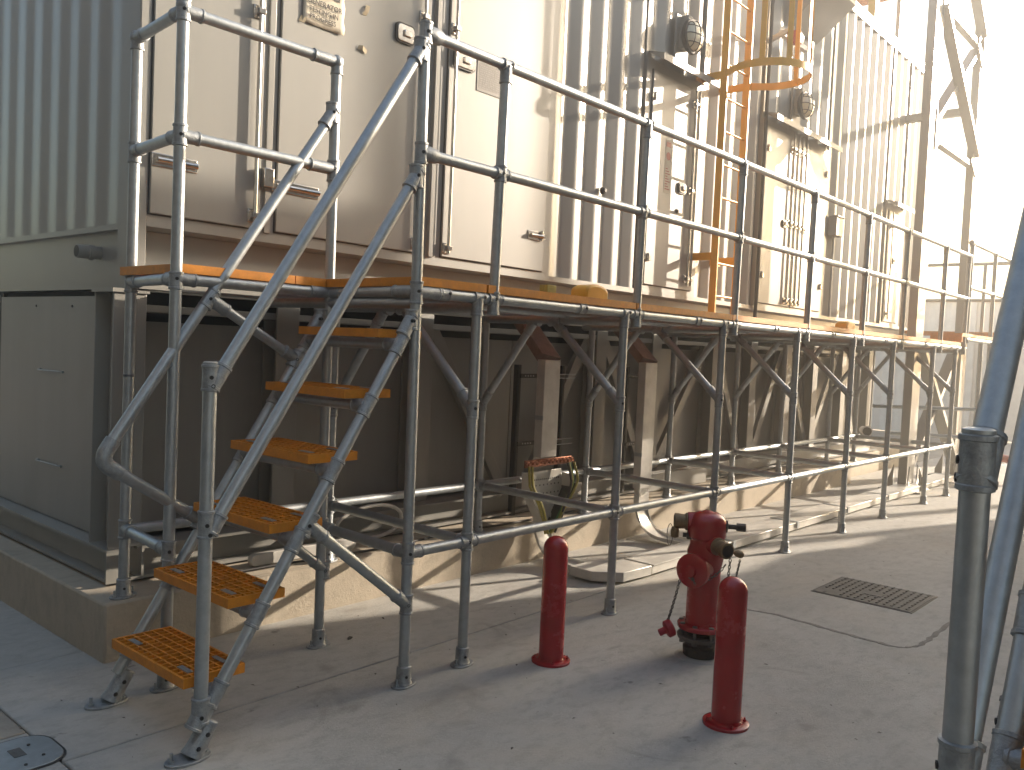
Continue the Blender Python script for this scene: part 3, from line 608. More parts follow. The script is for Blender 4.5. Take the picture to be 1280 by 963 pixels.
def landing(t_):
    """lower landing behind the stair plus the corner post"""
    Y1, Y2 = .65, 1.15
    part('upright', MB().tube((2.554, 0, 0), (2.530, 0, ZR+.045)), 'galv', t_); foot(t_, 2.554, 0, 0, .25)
    part('upright', MB().tube((1.790, Y1, 0), (1.790, Y1, ZR+.02)), 'galv', t_); foot(t_, 1.79, Y1, 0, .25)
    part('upright', MB().tube((1.835, Y2, .27), (1.835, Y2, ZR-.015)), 'galv', t_); foot(t_, 1.835, Y2, .27, .3)
    part('upright', MB().tube((2.575, Y1, 0), (2.562, Y1, ZR-.03)), 'galv', t_); foot(t_, 2.575, Y1, 0, .2)
    fit(t_, (1.835, Y2, 1.30), [((0, 0, 1), -.006, .006)], 'coupling', .026, False)
    for z in (ZR, ZM):
        part('guard_rail', MB().tube((1.835, Y2, z), (1.79, Y1, z)), 'galv', t_); part('guard_rail', MB().tube((1.79, Y1, z), (2.565, Y1, z)), 'galv', t_)
        fit(t_, (1.79, Y1, z), [((0, 0, 1), -.045, .045), ((1, 0, 0), 0, .085), ((.045, .5, 0), 0, .085)]); fit(t_, (1.835, Y2, z), [((0, 0, 1), -.055, .02 if z == ZR else .04), ((-.045, -.5, 0), 0, .075)])
        fit(t_, (2.565, Y1, z), [((0, 0, 1), -.06, .018 if z == ZR else .045), ((-1, 0, 0), 0, .14)])
    part('post_knuckle', MB().ball((2.562, Y1, ZR), .035).ball((1.835, Y2, ZR), .034).ball((1.79, Y1, ZR+.02), .031), 'fitting', t_)
    z = ZD
    part('deck_tube', MB().tube((1.835, Y2, z), (1.79, Y1, z)), 'galv', t_); part('deck_tube', MB().tube((1.79, Y1, z), (2.57, Y1, z)), 'galv', t_)
    part('deck_tube', MB().tube((2.57, Y1, z), (2.54, 0, z)), 'galv', t_)
    fit(t_, (1.79, Y1, z), [((0, 0, 1), -.045, .03), ((1, 0, 0), 0, .085), ((.045, .5, 0), 0, .085)]); fit(t_, (1.835, Y2, z), [((0, 0, 1), -.05, .03), ((-.045, -.5, 0), 0, .085)])
    fit(t_, (2.57, Y1, z), [((0, 0, 1), -.05, .04), ((-1, 0, 0), 0, .12), ((0, -1, 0), 0, .10)]); fit(t_, (2.54, 0, z), [((0, 0, 1), -.055, .045), ((0, 1, 0), 0, .14), ((1, 0, 0), 0, .13)])
    grating(t_, 1.80, 2.36, Y1-.015, 1.19, ZT); grating(t_, 2.365, 2.535, Y1-.015, 1.30, ZT); grating(t_, 2.54, 2.96, -.02, 1.30, ZT)
    part('base_tube', MB().tube((1.835, Y2, ZB), (1.79, Y1, ZB)), 'galv', t_); fit(t_, (1.79, Y1, ZB), [((0, 0, 1), -.045, .045), ((.045, .5, 0), 0, .08)]); fit(t_, (1.835, Y2, ZB), [((0, 0, 1), -.045, .045), ((-.045, -.5, 0), 0, .08)])
    part('base_tube', MB().tube((2.575, Y1, ZB), (2.552, 0, ZB)), 'galv', t_); fit(t_, (2.575, Y1, ZB), [((0, 0, 1), -.045, .045), ((0, -1, 0), 0, .08)])
    fit(t_, (2.552, 0, ZB), [((0, 0, 1), -.05, .05), ((0, 1, 0), 0, .08), ((1, 0, 0), 0, .075)])
    for z, sl_ in ((ZR, .045), (ZM, .045)):
        fit(t_, (2.535, 0, z), [((0, 0, 1), -.05, .045), ((1, 0, 0), -.0, .075)])
        part('end_cap', MB().lathe((2.545, 0, z), (1, 0, 0), [(-.002, .030), (.03, .036), (.05, .034), (.075, .0305)], 20), 'fitting', t_)

WK = thing('walkway', 'long raised galvanised tube walkway with orange grating deck and handrail along the cream container', 'walkway', (2.55, 0, 0))
landing(WK)
rail_x(WK, UX, ZR, 'top_rail'); rail_x(WK, UX, ZM, 'mid_rail')
rail_x(WK, [2.54]+UX[2:8]+[11.1], ZD, 'deck_tube'); rail_x(WK, [2.552]+LX[1:], ZB, 'base_rail')
part('base_rail', MB().tube((1.835, YR+.03, ZB), (4.15, YR, ZB)), 'galv', WK); rail_x(WK, [4.15, 5.34, 6.545, 7.73, 8.80, 10.1, 10.98], ZB, 'base_rail', YR)
for x in UX[1:]:
    part('upright', MB().tube((x-.012, 0, ZD-.06), (x+.006, 0, ZR)), 'galv', WK)
    fit(WK, (x+.006, 0, ZR), [((1, 0, 0), -.032, .032), ((0, 0, -1), 0, .085)], 'rail_tee'); fit(WK, (x, 0, ZM), [((0, 0, 1), -.04, .04), ((1, 0, 0), -.045, .045)], 'rail_cross')
    fit(WK, (x-.012, 0, ZD), [((0, 0, 1), -.075, .035), ((1, 0, 0), -.05, .05)], 'deck_clamp')
for i, x in enumerate(LX):
    if i:
        part('upright', MB().tube((x, 0, 0), (x, 0, ZD)), 'galv', WK); foot(WK, x, 0, 0, .2)
        fit(WK, (x, 0, ZD), [((1, 0, 0), -.035, .035), ((0, 0, -1), 0, .085)], 'deck_tee')
        fit(WK, (x, 0, ZB), [((0, 0, 1), -.045, .045), ((1, 0, 0), -.055, .055), ((0, 1, 0), 0, .06)], 'rail_cross')
        part('upright', MB().tube((x+.03, YR, .27), (x+.03, YR, ZD-.05)), 'galv', WK); foot(WK, x+.03, YR, .27, .2)
        fit(WK, (x+.03, YR, ZB), [((0, 0, 1), -.045, .045), ((1, 0, 0), -.05, .05), ((0, -1, 0), 0, .06)], 'rail_cross')
        part('cross_tube', MB().tube((x, 0, ZB), (x+.03, YR, ZB)), 'galv', WK)
    part('cross_tube', MB().tube((x, .0, ZD-.048), (x+.03, YR+.08, ZD-.048)), 'galv', WK)
    if i:
        for (y0, z0, y1, z1, xx) in ((0, 1.215, .50, 1.672, x), (YR, 1.13, .69, 1.672, x+.03)):
            a = Vector((xx, y0, z0)); b = Vector((xx, y1, z1)); part('knee_brace', MB().tube(a, b), 'galv', WK)
            fit(WK, a, [((0, 0, 1), -.05, .04), (b-a, 0, .105)], 'brace_clamp'); fit(WK, b, [((0, 1, 0), -.045, .045), (a-b, 0, .09)], 'brace_clamp')
rail_x(WK, [2.6, 4.15, 5.34, 6.545, 7.73, 8.80, 10.1, 10.98], ZD-.01, 'deck_tube', YR+.06)
rail_x(WK, [2.6, 4.15, 5.34, 6.545, 7.73, 8.80, 10.1, 10.98], ZD-.01, 'deck_tube', .42)
for x in (2.70, 3.72, 4.95, 6.1, 7.2, 8.5, 9.75, 10.7): fit(WK, (x, 0, ZD), [((1, 0, 0), -.03, .03)], 'coupling')
ex = [2.965, 4.22, 5.40, 6.66, 7.86, 8.96, 10.28, 11.08]
for a, b in zip(ex[:-1], ex[1:]): grating(WK, a+.006, b-.006, -.022, .63, ZT); grating(WK, a+.006, b-.006, .636, 1.30, ZT)
# raised far section
WF = thing('far_platform', 'raised far platform with handrails and orange deck at the end of the walkway', 'platform', (12.2, 0, 0))
ZD2, ZT2, ZR2, ZM2 = 1.84, 1.905, 2.985, 2.46
for x in (11.385, 12.53, 13.49):
    part('upright', MB().tube((x, 0, ZD2-.05 if x != 12.53 else 0), (x, 0, ZR2)), 'galv', WF)
    for z in (ZR2, ZM2, ZD2): fit(WF, (x, 0, z), [((0, 0, 1), -.04, .03), ((1, 0, 0), -.05, .05)], 'rail_tee')
for x, y in ((13.35, 1.15), (13.35, .3), (12.1, 0)): part('upright', MB().tube((x, y, 0), (x, y, ZR2-.03 if x > 13 else ZD2)), 'galv', WF)
for z in (ZR2-.04, ZM2-.02):
    part('guard_rail', MB().tube((13.35, 1.2, z), (13.35, -2.2, z)), 'galv', WF)
for z in (ZR2, ZM2, ZD2): part('guard_rail', MB().tube((11.385, 0, z), (13.55, 0, z)), 'galv', WF)
part('base_tube', MB().tube((12.1, 0, .98), (11.0, .9, .98)), 'galv', WF); part('base_tube', MB().tube((12.1, 0, .62), (11.6, .9, .62)), 'galv', WF)
grating(WF, 11.15, 12.25, -.02, .33, ZT2); grating(WF, 12.26, 13.4, -.02, .33, ZT2); grating(WF, 13.15, 14.0, .34, 1.30, 1.995)
grating(WF, 13.15, 14.0, -.6, .335, 1.995); part('tread_plate', MB().box(11.12, 11.14, -.02, .33, 1.80, 1.90), 'grp', WF)
# near stair
stair('galvanised tube stair with six orange grating treads climbing to the walkway at left', 'tube stairs')

# orange end caps lying on the deck
def cap(x, y, label, s_=1):
    mb = MB(); P_ = [(-.11, 0)]+[(.11*math.cos(a)*-1, .055+.045*math.sin(a)) for a in [PI*k/10 for k in range(11)]]+[(.11, 0)]
    mb.prism([(x+u*s_, ZT+.001+v_*s_) for u, v_ in P_], 'y', y-.06, y+.06)
    single('orange_cap', mb, 'opaint', label, 'end cap', 'orange caps on the deck', .015)
cap(4.13, .25, 'rounded orange cap on the deck edge in front of the corrugated wall, nearest the stair')
cap(8.30, .30, 'rounded orange cap on the deck edge below the double doors, farthest from the stair')
single('yellow_block', MB().box(3.80, 3.88, .30, .36, ZT+.001, ZT+.075), 'yg', 'small pale yellow block standing on the deck beside the nearest orange cap', 'block', bev=.004)

# ------------------------------------------------------------------ caged ladder
LD = thing('caged_ladder', 'tall orange caged ladder fixed to the corrugated wall between two doors', 'ladder', (7.66, 1.12, 1.8))
yl = 1.12; xa, xb = 7.235, 7.72
xa, xb = 7.20, 7.64
for x in (xa, xb): part('stile', MB().box(x-.012, x+.012, yl-.035, yl+.035, ZT+.02, 7.2), 'opaint', LD, bev=.003)
for k in range(17): part('rung', MB().tube((xa, yl, 2.06+.30*k), (xb, yl, 2.06+.30*k), .011, 10), 'opaint', LD)
xc = (xa+xb)/2; R_ = .37
def hoop(z):
    pts = [(xc+R_*math.sin(a)*1.0, yl-.33-R_*math.cos(a)*.98, z) for a in [math.radians(d_) for d_ in range(-128, 129, 16)]]
    pts = [(xa, yl, z)]+pts+[(xb, yl, z)]
    part('cage_hoop', MB().ribbon(pts, (0, 0, 1), .065, .007), 'opaint', LD)
for z in (4.06, 5.0, 5.95, 6.9): hoop(z)
for d_ in (-75, -38, 0, 38, 75):
    a = math.radians(d_); x = xc+(R_-.008)*math.sin(a); y = yl-.33-(R_-.008)*math.cos(a)*.98
    tng = Vector((math.cos(a), math.sin(a), 0)); part('cage_strap', MB().beam((x, y, 4.03), (x, y, 7.2), .05, .007, tng), 'opaint', LD)
for z in (2.42, 4.06, 5.9):
    for x in (xa, xb): part('wall_bracket', MB().box(x-.006, x+.006, yl+.035, Y0-.003, z-.035, z+.035).box(x-.10, x+.10, Y0-.012, Y0-.004, z-.04, z+.04), 'opaint', LD, bev=.002)

# ------------------------------------------------------------------ cable trays
def jtray(dx, label, funnel):
    t_ = thing('cable_tray', label, 'cable tray', (4.69+dx, .98, 0), 'white cable drop trays')
    x = 4.69+dx; y = .98
    def U(p0, p1, wd, dp):
        return part('cover', MB().beam(p0, p1, wd, dp, (1, 0, 0)), 'tray', t_, bev=.004)
    part('sloping_cover', MB().beam((x+.14, 1.34, 1.69), (x, y, 1.43), .17, .07, (1, 0, 0)), ['trayred'], t_, bev=.004)
    z1 = .755 if funnel else .42
    U((x, y, 1.43), (x, y, z1), .17, .07)
    part('joint_strip', MB().box(x-.089, x-.084, y-.040, y+.03, z1+.26, z1+.29), 'galv', t_)
    for xx in ((4.80, 5.32) if funnel else (6.22,)):
        part('strut_channel', MB().box(xx-.02, xx+.02, 1.34, 1.38, .27 if funnel else .30, 1.38).box(xx-.012, xx+.012, 1.336, 1.34, .30, 1.37), 'dark', t_, bev=.002)
    for z in ((1.30, .80) if funnel else (1.30, .72)):
        xl = 4.80 if funnel else 6.22; b = MB().box(xl, xl+(.5 if funnel else .2), 1.325, 1.338, z-.016, z+.016)
        part('cross_rail', b, 'dark', t_)
        for k in range(4): part('rail_hole', MB().lathe((xl+.05+.03*k, 1.325, z), (0, -1, 0), [(0, .006), (.001, .006)], 8), 'tray', t_)
    if funnel:
        for z in (1.315, 1.285, .815, .775): part('threaded_rod', MB().tube((5.2, 1.30, z), (5.42, 1.30, z), .004, 6), 'galv', t_)
        part('funnel_plate', MB().prism([(x-.21, .66), (x+.19, .66), (x+.20, .52), (x+.04, .285), (x-.06, .285), (x-.20, .50)], 'y', .975, .985), 'tray', t_, bev=.001)
        for sx, p0, p1 in ((0, (x-.22, .95, .66), (x-.21, .95, .50)), (1, (x+.21, .94, .63), (x+.22, .94, .50))):
            part('side_flange', MB().beam(p0, p1, .008, .09, (1, 0, 0)), 'tray', t_)
        part('side_flange', MB().beam((x+.235, .93, .56), (x+.06, .93, .285), .012, .11, (1, 0, 0)), 'dark', t_); part('side_flange', MB().beam((x-.21, .94, .50), (x-.06, .94, .285), .008, .08, (1, 0, 0)), 'tray', t_)
        hl = MB()
        for j, zz in enumerate((.60, .56, .50)):
            for k in range(16 if j == 0 else 9):
                xx = x-.17+.33*k/(15 if j == 0 else 8); hl.lathe((xx, .975, zz), (0, -1, 0), [(0, .0065), (.0008, .0065)], 8)
        part('perforations', hl, 'black', t_, kind='stuff')
        part('earth_bar', MB().box(x-.26, x+.25, .935, .945, .70, .75), 'copper', t_, bev=.002)
        for k in range(12):
            part('cable_lug', MB().lathe((x-.24+.043*k, .935, .725+.004*(k % 2)), (0, -1, -.1), [(0, .019), (.012, .020), (.014, .011), (.030, .010)], 8), 'copper', t_)
        cab = []
        for k, (dxx, mt) in enumerate(((-.235, 'yg'), (-.215, 'yg'), (.235, 'yg'), (.21, 'green'), (.185, 'yg'), (.16, 'dark'))):
            s_ = -1 if dxx < 0 else 1; pts = []
            for u in range(15):
                q = u/14; zz = .71-.43*q-(.05*q*q); base = dxx+(.045*s_*math.sin(min(1, q*1.6)*PI)*.4)
                tgt = (.0+.016*k-.03); xx = x+base*(1-max(0, (q-.30)/.7)**1.0)+tgt*max(0, (q-.30)/.7)
                pts.append((xx, .92-.035*math.sin(q*PI)-.010*(k % 3), zz))
            part('earth_cable', MB().path(pts, .009, 8), mt, t_)
    else:
        U((x, y, z1), (x, y, .30), .15, .05)
    # J bend running over the plinth edge and down to the ground trunking
    pts = [(x, .985, .36)]
    for k in range(13):
        a = math.radians(90*k/12); pts.append((x+.02*k/12, .735+.25*math.cos(a), .29-.25*math.sin(a)))
    pts += [(x+.02, .64, .038), (x+.02, .55, .036)]
    part('curved_channel', MB().ribbon(pts, (1, 0, 0), .16, .008), 'tray', t_)
    for sx in (-.08, .08):
        pp = [(p[0]+sx, p[1]-.004, p[2]+.010) for p in pts]
        part('channel_side', MB().ribbon(pp, (0, .7, .7), .045, .006), 'tray', t_)
    return t_
jtray(0, 'white cable drop tray with copper earth bar and yellow cables behind the near red bollard', True)
jtray(1.265, 'plain white cable drop tray with dark channel beside it, second from the stair', False)
t_ = thing('floor_trunking', 'pale flat cable trunking in lidded lengths along the ground below the walkway', 'trunking', (8, .42, 0))
seg = [4.62, 5.02, 6.2, 7.4, 8.6, 9.8, 11.0, 12.4]
part('trunking_bend', MB().prism([(4.56, .62), (4.56, .44), (4.70, .29), (5.01, .27), (5.01, .505), (4.84, .62)], 'z', .016, .080), 'tray', t_, bev=.004)
for a, b in zip(seg[1:-1], seg[2:]):
    part('trunking_length', MB().box(a+.004, b-.004, .275, .505, .016, .072), 'tray', t_, bev=.004)
    part('trunking_lid', MB().box(a+.012, b-.03, .268, .512, .072, .082), 'tray', t_, bev=.003)
    part('joint_clip', MB().box(b-.035, b+.005, .260, .268, .03, .086).box(b-.035, b+.005, .262, .515, .0822, .0865), 'galv', t_)
    for xx in (a+.25, b-.3): part('support_block', MB().box(xx, xx+.07, .30, .50, 0, .016), 'dark', t_)
for xx in (5.9, 7.1, 8.3): part('support_rod', MB().tube((xx, .25, 0), (xx, .25, .085), .006, 8), 'galv', t_)
# loose channel lengths lying on the plinth
t_ = thing('spare_channel', 'rounded offcut of pale channel lying on the plinth under the first bay', 'channel offcut', (3.1, 1.2, .27))
part('channel', MB().prism(rrect(2.55, 3.25, .275, .34, .03), 'y', 1.22, 1.26), 'tray', t_, bev=.004)
t_ = thing('coiled_conduit', 'loop of pale flexible conduit lying against the base beam under the second bay', 'conduit', (3.5, 1.3, .27))
part('loop', MB().path([(3.45+.22*math.cos(a)*(1.3 if math.cos(a) < 0 else 1), 1.30, .40+.10*math.sin(a)) for a in [2*PI*k/24 for k in range(24)]], .012, 8, True), 'tray', t_)
c_ = MB()
pts = [(2.1+.30*k, 1.15+.02*math.sin(k*1.3), .279+.004*math.sin(k)) for k in range(12)]; c_.path(pts, .007, 8)
single('black_cable', c_, 'black', 'thin black cable trailing along the top of the concrete plinth', 'cable')

# ------------------------------------------------------------------ bollards
def bollard(x, y, label):
    t_ = thing('bollard', label, 'bollard', (x, y, 0), 'red steel bollards by the hydrant')
    h = .60; r = .0605
    prof = [(0, r)]+[(h-.06, r)]+[(h-.06+.06*math.sin(a), r-.0605*(1-math.cos(a))*1.0) for a in [math.radians(k) for k in (12, 25, 38, 50, 62, 74, 84)]]+[(h, .004)]
    part('post', MB().lathe((x, y, .012), (0, 0, 1), prof, 40), 'red', t_)
    bp_ = part('base_plate', MB().lathe((x, y, 0), (0, 0, 1), [(0, .094), (.011, .094), (.013, .091), (.013, .066), (.022, .062)], 36), 'red', t_)
    for k in range(4):
        a = PI/4+PI/2*k; part('bolt', MB().lathe((x+.079*math.cos(a), y+.079*math.sin(a), .012), (0, 0, 1), [(0, .008), (.007, .008), (.0075, .004), (.016, .004)], 6), 'red', bp_)
bollard(3.275, -.255, 'red steel bollard left of the hydrant, nearer the walkway')
bollard(3.26, -1.19, 'red steel bollard in front of the hydrant, nearer the camera')

# ------------------------------------------------------------------ hydrant
hx, hy = 3.90, -.715
HY = thing('fire_hydrant', 'red pillar fire hydrant with brass outlets, hanging caps and chains between the bollards', 'hydrant', (hx, hy, 0))
toc = Vector((0-hx, -2.7964-hy, 0)).normalized(); rt = Vector((-toc.y, toc.x, 0))   # toward the viewer's side, and to the right of it
if rt.dot(Vector((math.cos(yaw), -math.sin(yaw), 0))) < 0: rt = -rt
Hc = Vector((hx, hy, 0)); Uz = Vector((0, 0, 1))
part('standpipe', MB().lathe(Hc, Uz, [(0, .075), (.01, .085), (.05, .088), (.06, .078), (.12, .078)], 28), 'dark', HY)
part('lower_flange', MB().lathe(Hc+Uz*.092, Uz, [(0, .115), (.018, .120), (.022, .10)], 32), 'iron', HY)
for k in range(8):
    a = 2*PI*k/8+.2; q = Hc+Vector((math.cos(a)*.104, math.sin(a)*.104, .085))
    part('flange_bolt', MB().lathe(q, Uz, [(0, .009), (.075, .009), (.076, .014), (.09, .014)], 6).lathe(q-Uz*.006, Uz, [(0, .015), (.012, .015)], 6), 'iron', HY)
part('upper_flange', MB().lathe(Hc+Uz*.145, Uz, [(0, .118), (.004, .121), (.020, .121), (.024, .117), (.026, .088)], 36), 'red', HY)
part('barrel', MB().lathe(Hc+Uz*.165, Uz, [(0, .086), (.02, .082), (.26, .080), (.29, .082), (.33, .090), (.37, .090), (.40, .080), (.43, .080), (.445, .083)], 36), 'red', HY)
part('bonnet', MB().lathe(Hc+Uz*.595, Uz, [(0, .084), (.012, .096), (.055, .098), (.095, .094), (.118, .080), (.132, .055), (.138, .02)], 32), 'red', HY)
part('bonnet_nut', MB().lathe(Hc+Uz*.725, Uz, [(0, .03), (.008, .028), (.014, .014)], 6), 'red', HY)
# big pumper outlet with cap, turned to the viewer's left
po = (toc*.93-rt*.45).normalized(); c0 = Hc+Uz*.455
part('pumper_neck', MB().lathe(c0+po*.03, po, [(0, .070), (.06, .070), (.075, .074), (.085, .070)], 28), 'red', HY)
cp = part('pumper_cap', MB().lathe(c0+po*.11, po, [(0, .078), (.004, .084), (.020, .085), (.030, .083), (.038, .070), (.041, .03), (.055, .026), (.057, .015)], 32), 'red', HY)
# brass outlets
def outlet(d_, z, nm, l0=.05, l1=.155, dz=0):
    d_ = Vector(d_).normalized(); b = Hc+Uz*z
    part('outlet_boss', MB().lathe(b+d_*.02, d_, [(0, .050), (.075, .048), (.08, .040)], 24), 'red', HY)
    o = part('brass_outlet', MB().lathe(b+d_*.09, d_, [(0, .034), (.006, .044), (.014, .044), (.02, .036), (l1-l0, .0385), (l1-l0+.02, .0395), (l1-l0+.022, .032), (l1-l0+.005, .030)], 24), 'brass', HY)
    part('outlet_bore', MB().lathe(b+d_*(.09+l1-l0+.0225), d_, [(-.002, .030), (.001, .030)], 20), 'black', o)
    return b+d_*.2
e1 = outlet(-rt*1+toc*.12, .675, 'brass_outlet', .05, .10)
e2 = outlet((toc*.85+rt*.62+Uz*-.08), .585, 'brass_outlet', .05, .115)
part('brass_lug', MB().lathe(Hc+Uz*.645-rt*.155+toc*.02, -Uz, [(0, .016), (.02, .022), (.05, .020), (.055, .008)], 12), 'brass', HY)
part('brass_lug', MB().lathe(e2+rt*.035+Uz*.0, (rt*1-Uz*.3), [(-.02, .010), (-.008, .017), (.016, .018), (.026, .010)], 12), 'brass', HY)
# operating spindle on the right
part('spindle', MB().lathe(Hc+Uz*.665+rt*.08, rt, [(0, .030), (.02, .030), (.024, .012), (.065, .012)], 14).lathe(Hc+Uz*.665+rt*.142, rt, [(0, .021), (.045, .021), (.047, .016)], 5), 'dark', HY)
part('side_bolt', MB().lathe(Hc+Uz*.61-rt*.075+toc*.03, -rt, [(0, .02), (.02, .02), (.022, .012), (.04, .012)], 8), 'dark', HY)
def chain(p, q, sag, nm='chain', ll=.020):
    p = Vector(p); q = Vector(q); L_ = (q-p).length*1.15; n = max(4, int(L_/(ll*.82))); mb = MB(); prev = None
    for k in range(n):
        u = (k+.5)/n; c = p.lerp(q, u)-Uz*sag*4*u*(1-u); u2 = u+.01; c2 = p.lerp(q, u2)-Uz*sag*4*u2*(1-u2); d_ = (c2-c).normalized(); x, y, d_ = basis(d_)
        if k % 2: x = y
        mb.path([c+d_*math.cos(a)*ll*.55+x*math.sin(a)*ll*.30 for a in [2*PI*i/10 for i in range(10)]], .0022, 5, True)
    part(nm, mb, 'iron', HY)
fc = c0+po*.16
cap2 = Hc-rt*.165+toc*.06+Uz*.135     # loose red cap hanging low on the left
chain(fc-rt*.045-Uz*.045, cap2+Uz*.045, .01)
dd = (-rt*.75-Uz*.35+toc*.3).normalized()
part('hanging_cap', MB().lathe(cap2-dd*.03, dd, [(0, .038), (.006, .043), (.034, .043), (.040, .034), (.042, .018), (.075, .017), (.077, .010)], 20), 'red2', HY)
chain(fc-Uz*.03+rt*.0, Hc+toc*.10+rt*.10+Uz*.50, .045)
chain(fc+Uz*.02, fc-Uz*.06+rt*.03, .005, ll=.016)
chain(e2-Uz*.03, e2-Uz*.20-rt*.01, .0); chain(e2-Uz*.03+rt*.045, e2-Uz*.12+rt*.03, 0, ll=.014)
part('wire_loop', MB().path([e1+Vector((0, 0, -.03))+rt*(.02+.014*math.cos(a))+Uz*(-.04+.055*math.sin(a)) for a in [2*PI*k/16 for k in range(16)]], .0018, 6, True), 'iron', HY)
# mortar fillet at its foot
struct('mortar_ring', MB().lathe(Hc+Uz*-.005, Uz, [(0, .135), (.006, .125), (.010, .105), (.012, .08)], 28), 'ground')

# ------------------------------------------------------------------ stack support tower
TW = thing('steel_tower', 'tall cream steel tower with crossed braces at the far end of the container', 'tower', (11.9, .55, 0))
def column(x, y, wd, z0=0, z1=9.5):
    wy = .10; mb = MB().box(x-wd/2, x+wd/2, y-wy/2, y-wy/2+.012, z0, z1).box(x-wd/2, x+wd/2, y+wy/2-.012, y+wy/2, z0, z1).box(x-wd/2, x-wd/2+.012, y-wy/2+.012, y+wy/2-.012, z0, z1)
    cl = part('column', mb, 'paint', TW, bev=.003)
    part('base_plate', MB().box(x-.24, x+.24, y-.24, y+.24, z0+.001, z0+.022), 'paint2', cl)
    for s_ in (-1, 1):
        part('gusset', MB().prism([(y+s_*wd/2, .022), (y+s_*.22, .022), (y+s_*.22, .08), (y+s_*wd/2, .30)], 'x', x-.006, x+.006), 'paint', cl)
        part('gusset', MB().prism([(x+s_*wd/2, .022), (x+s_*.22, .022), (x+s_*.22, .08), (x+s_*wd/2, .30)], 'y', y-.085, y-.073), 'paint', cl)
ax, ay, bx_, by = 10.98, .46, 12.98, .46
column(ax, ay, .29); column(bx_, by, .25)
def br(p, q, w_=.125): part('brace', MB().beam(p, q, w_, .07, (0, 1, 0)), 'paint', TW, bev=.003)
for z0, z1 in ((4.22, 5.75), (5.80, 7.4)):
    br((ax+.08, ay, z0), (bx_-.05, by, z0), .09); br((ax+.1, ay-.05, z1), (bx_-.1, by-.05, z0+.12)); br((ax+.1, ay+.03, z0+.12), (bx_-.1, by+.03, z1))
    part('gusset', MB().prism([(bx_-.32, z0+.02), (bx_-.05, z0-.16), (bx_-.05, z0+.34)], 'y', by-.064, by-.052), 'paint', TW)
    part('gusset', MB().prism([(bx_-.34, z1), (bx_-.05, z1-.26), (bx_-.05, z1+.26)], 'y', by-.064, by-.052), 'paint', TW)
    part('gusset', MB().prism([(ax+.34, z0+.02), (ax+.08, z0-.16), (ax+.08, z0+.34)], 'y', ay-.064, ay-.052), 'paint', TW)
part('tie', MB().beam((bx_, by+.06, 4.98), (bx_, by+1.7, 4.98), .10, .10), 'paint', TW)
br((ax+.1, ay-.03, 1.72), (bx_-.1, by-.03, .22), .14); br((ax+.1, ay+.04, .22), (bx_-.1, by+.04, 1.72), .14); br((ax+.08, ay, 1.76), (bx_-.05, by, 1.76), .06)
part('column', MB().box(12.9, 13.06, 2.2, 2.36, 0, 9.5), 'paint', TW); part('column', MB().box(10.9, 11.06, 4.2, 4.36, 0, 9.5), 'paint', TW)
# high level platform edge peeking in above the container
t_ = thing('upper_platform', 'orange edged platform high above the container roof next to the tower', 'platform', (12.0, 2.0, 6.9))
grating(t_, 11.4, 14.4, 1.2, 3.0, 7.35, .06, .08); part('edge_channel', MB().box(11.35, 14.45, 1.14, 1.20, 7.2, 7.38), 'opaint', t_); part('hanger', MB().box(11.9, 12.0, 1.5, 1.6, 5.94, 7.28), 'opaint', t_)
for x in (11.4, 12.4, 13.4, 14.4): part('support_leg', MB().box(x-.03, x+.03, 2.0, 2.06, 5.93, 7.3), 'paint', t_)

# ------------------------------------------------------------------ neighbouring unit on the right (its stair enters the frame)
YN = -2.435
MB.T = lambda p: (p[0], YN-p[1], p[2])
NS = stair('near galvanised tube stair cropped by the right edge of the picture', 'tube stairs')
NW = thing('neighbour_walkway', 'galvanised tube landing at the head of the cropped stair on the right', 'walkway', (2.55, 0, 0))
landing(NW)
MB.T = None
NC = thing('neighbour_enclosure', 'second cream corrugated generator container behind the right hand stair', 'container', (1.95, -3.8, 0))
yn = YN-1.36
part('body', MB().box(1.95, 16.2, -6.3, yn-.07, 1.72, 5.93), 'paint', NC)
GCs = GC; GC = NC
part('corrugated_wall', corr(1.95, 16.2, 0, -.04, .272, yn, 2.05, 5.9, ''), 'paint', NC)
part('base_rail', MB().box(1.95, 16.2, yn-.07, yn-.0, 1.72, 2.05), 'paint', NC)
part('lower_wall', MB().box(1.95, 16.2, -6.2, yn-.15, .27, 1.72), 'paint2', NC)
part('plinth', MB().box(1.72, 16.3, -6.5, YN-1.08, -.04, .27), 'plinth', NC, bev=.01)
NK = thing('ground_shade_block', 'unseen stepped cream block added beyond the second container to shade the ground', 'shade block', (17, -4.6, 0))  # unseen block, stepped so its shadow edge falls right on the ground
part('shade_block_body', MB().box(16.35, 17.1, -6.0, -3.80, 0, 3.50), 'paint', NK, bev=.01)
part('shade_block_body', MB().box(17.11, 17.75, -6.0, -3.82, 0, 3.28), 'paint', NK, bev=.01)
part('shade_block_panel', MB().box(16.45, 17.0, -3.80, -3.77, .3, 2.4), 'paint2', NK, bev=.004)
NT = thing('shadow_columns', 'unseen cream steel columns and brace added to cast shadow bands on the doors', 'tower', (17.9, -3.9, 0))  # unseen columns and brace, placed for their shadows on the container doors
for x in (18.24, 19.9): part('column', MB().box(x-.08, x+.08, -3.96, -3.83, 0, 9.5), 'paint', NT, bev=.004)
part('brace', MB().box(16.5, 18.15, -3.95, -3.85, 6.85, 7.10), 'paint', NT)

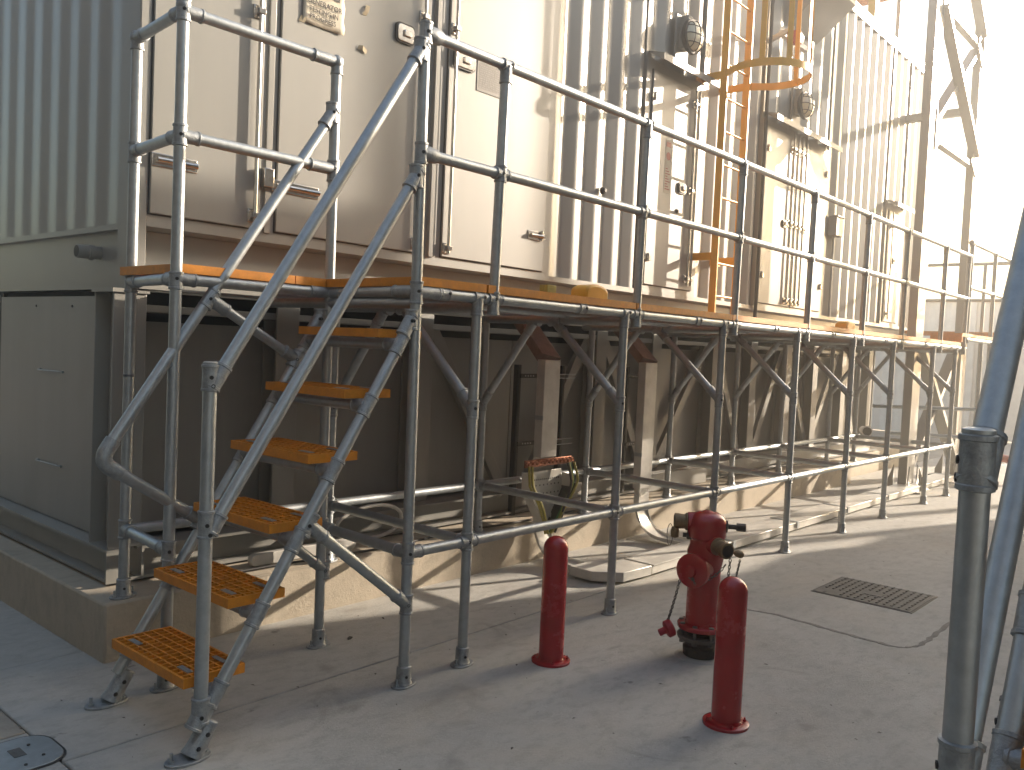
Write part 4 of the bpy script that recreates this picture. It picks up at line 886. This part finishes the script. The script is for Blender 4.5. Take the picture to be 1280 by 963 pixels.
RB = thing('sky_blocker', 'tall dark grey slatted block added out of view to keep sky light off the container end wall', 'sky blocker', (-4, 0, 0))  # unseen block added to hide sky and darken the end wall
part('wall', MB().box(-9, -3.3, -12, 16, 0, 8.6), 'dark', RB)
for k in range(24): part('blocker_slat', MB().prism([(-3.3, .4+.28*k), (-3.2, .34+.28*k), (-3.2, .36+.28*k), (-3.3, .46+.28*k)], 'y', -11, 15) if False else MB().box(-3.3, -3.22, -11, 15, .4+.28*k, .43+.28*k), 'dark', RB)
# ------------------------------------------------------------------ far end: pale boundary wall
FW = thing('boundary_wall', 'pale ribbed sheet wall closing the yard behind the tower', 'wall', (20, 2, 0))
part('sheet', corr(-1.2, 14, 0, .05, .3, 20.0, .02, 2.86, '', axis='y'), 'fence', FW)
part('coping', MB().box(19.95, 20.12, -1.2, 14, 2.86, 2.92), 'fence', FW)
for y in range(-1, 14, 3): part('post', MB().box(19.93, 20.0, y-.05, y+.05, 0, 2.86), 'fence', FW)
t_ = thing('ground_pipe', 'dark red painted pipe running low past the tower foot', 'pipe', (13.5, .2, .2))
part('pipe', MB().tube((12.6, -.5, .32), (13.6, .4, .32), .05, 14), 'pipe_red', t_)
for u in (.2, .8): part('pipe_stand', MB().box(12.6+u-.03, 12.6+u+.03, -.5+u*.9-.03, -.5+u*.9+.03, 0, .28), 'dark', t_)
t_ = thing('valve_stub', 'dark round pipe end seen low through the tower braces', 'pipe', (11.6, 1.0, .6))
part('pipe', MB().lathe((11.7, 1.25, .62), (-1, -.6, 0), [(0, .05), (.2, .05), (.21, .07), (.24, .07)], 18), 'fence', t_); part('flange', MB().lathe((11.49, 1.124, .62), (-1, -.6, 0), [(0, .055), (.012, .055)], 18), 'black', t_)
for o in bpy.data.objects:
    if o.type == 'MESH' and o.name.startswith('corrugated'): pass

# ------------------------------------------------------------------ haze volume added to imitate lens glare
HZ = MB().box(-13, 26, -15, 17.5, -1.3, 10.4)
hm = bpy.data.materials.new('haze'); hm.use_nodes = True; hm.node_tree.nodes.clear()
ho = hm.node_tree.nodes.new('ShaderNodeOutputMaterial'); hv = hm.node_tree.nodes.new('ShaderNodeVolumePrincipled')
hv.inputs['Color'].default_value = (.95, .93, .90, 1); hv.inputs['Density'].default_value = .019; hv.inputs['Anisotropy'].default_value = .75
hm.node_tree.links.new(hv.outputs[0], ho.inputs['Volume']); M['haze'] = hm
o = part('haze', HZ, 'haze', None, kind='stuff'); o['label'] = 'thin haze volume added to imitate lens glare on the sunward side'; o['category'] = 'haze'
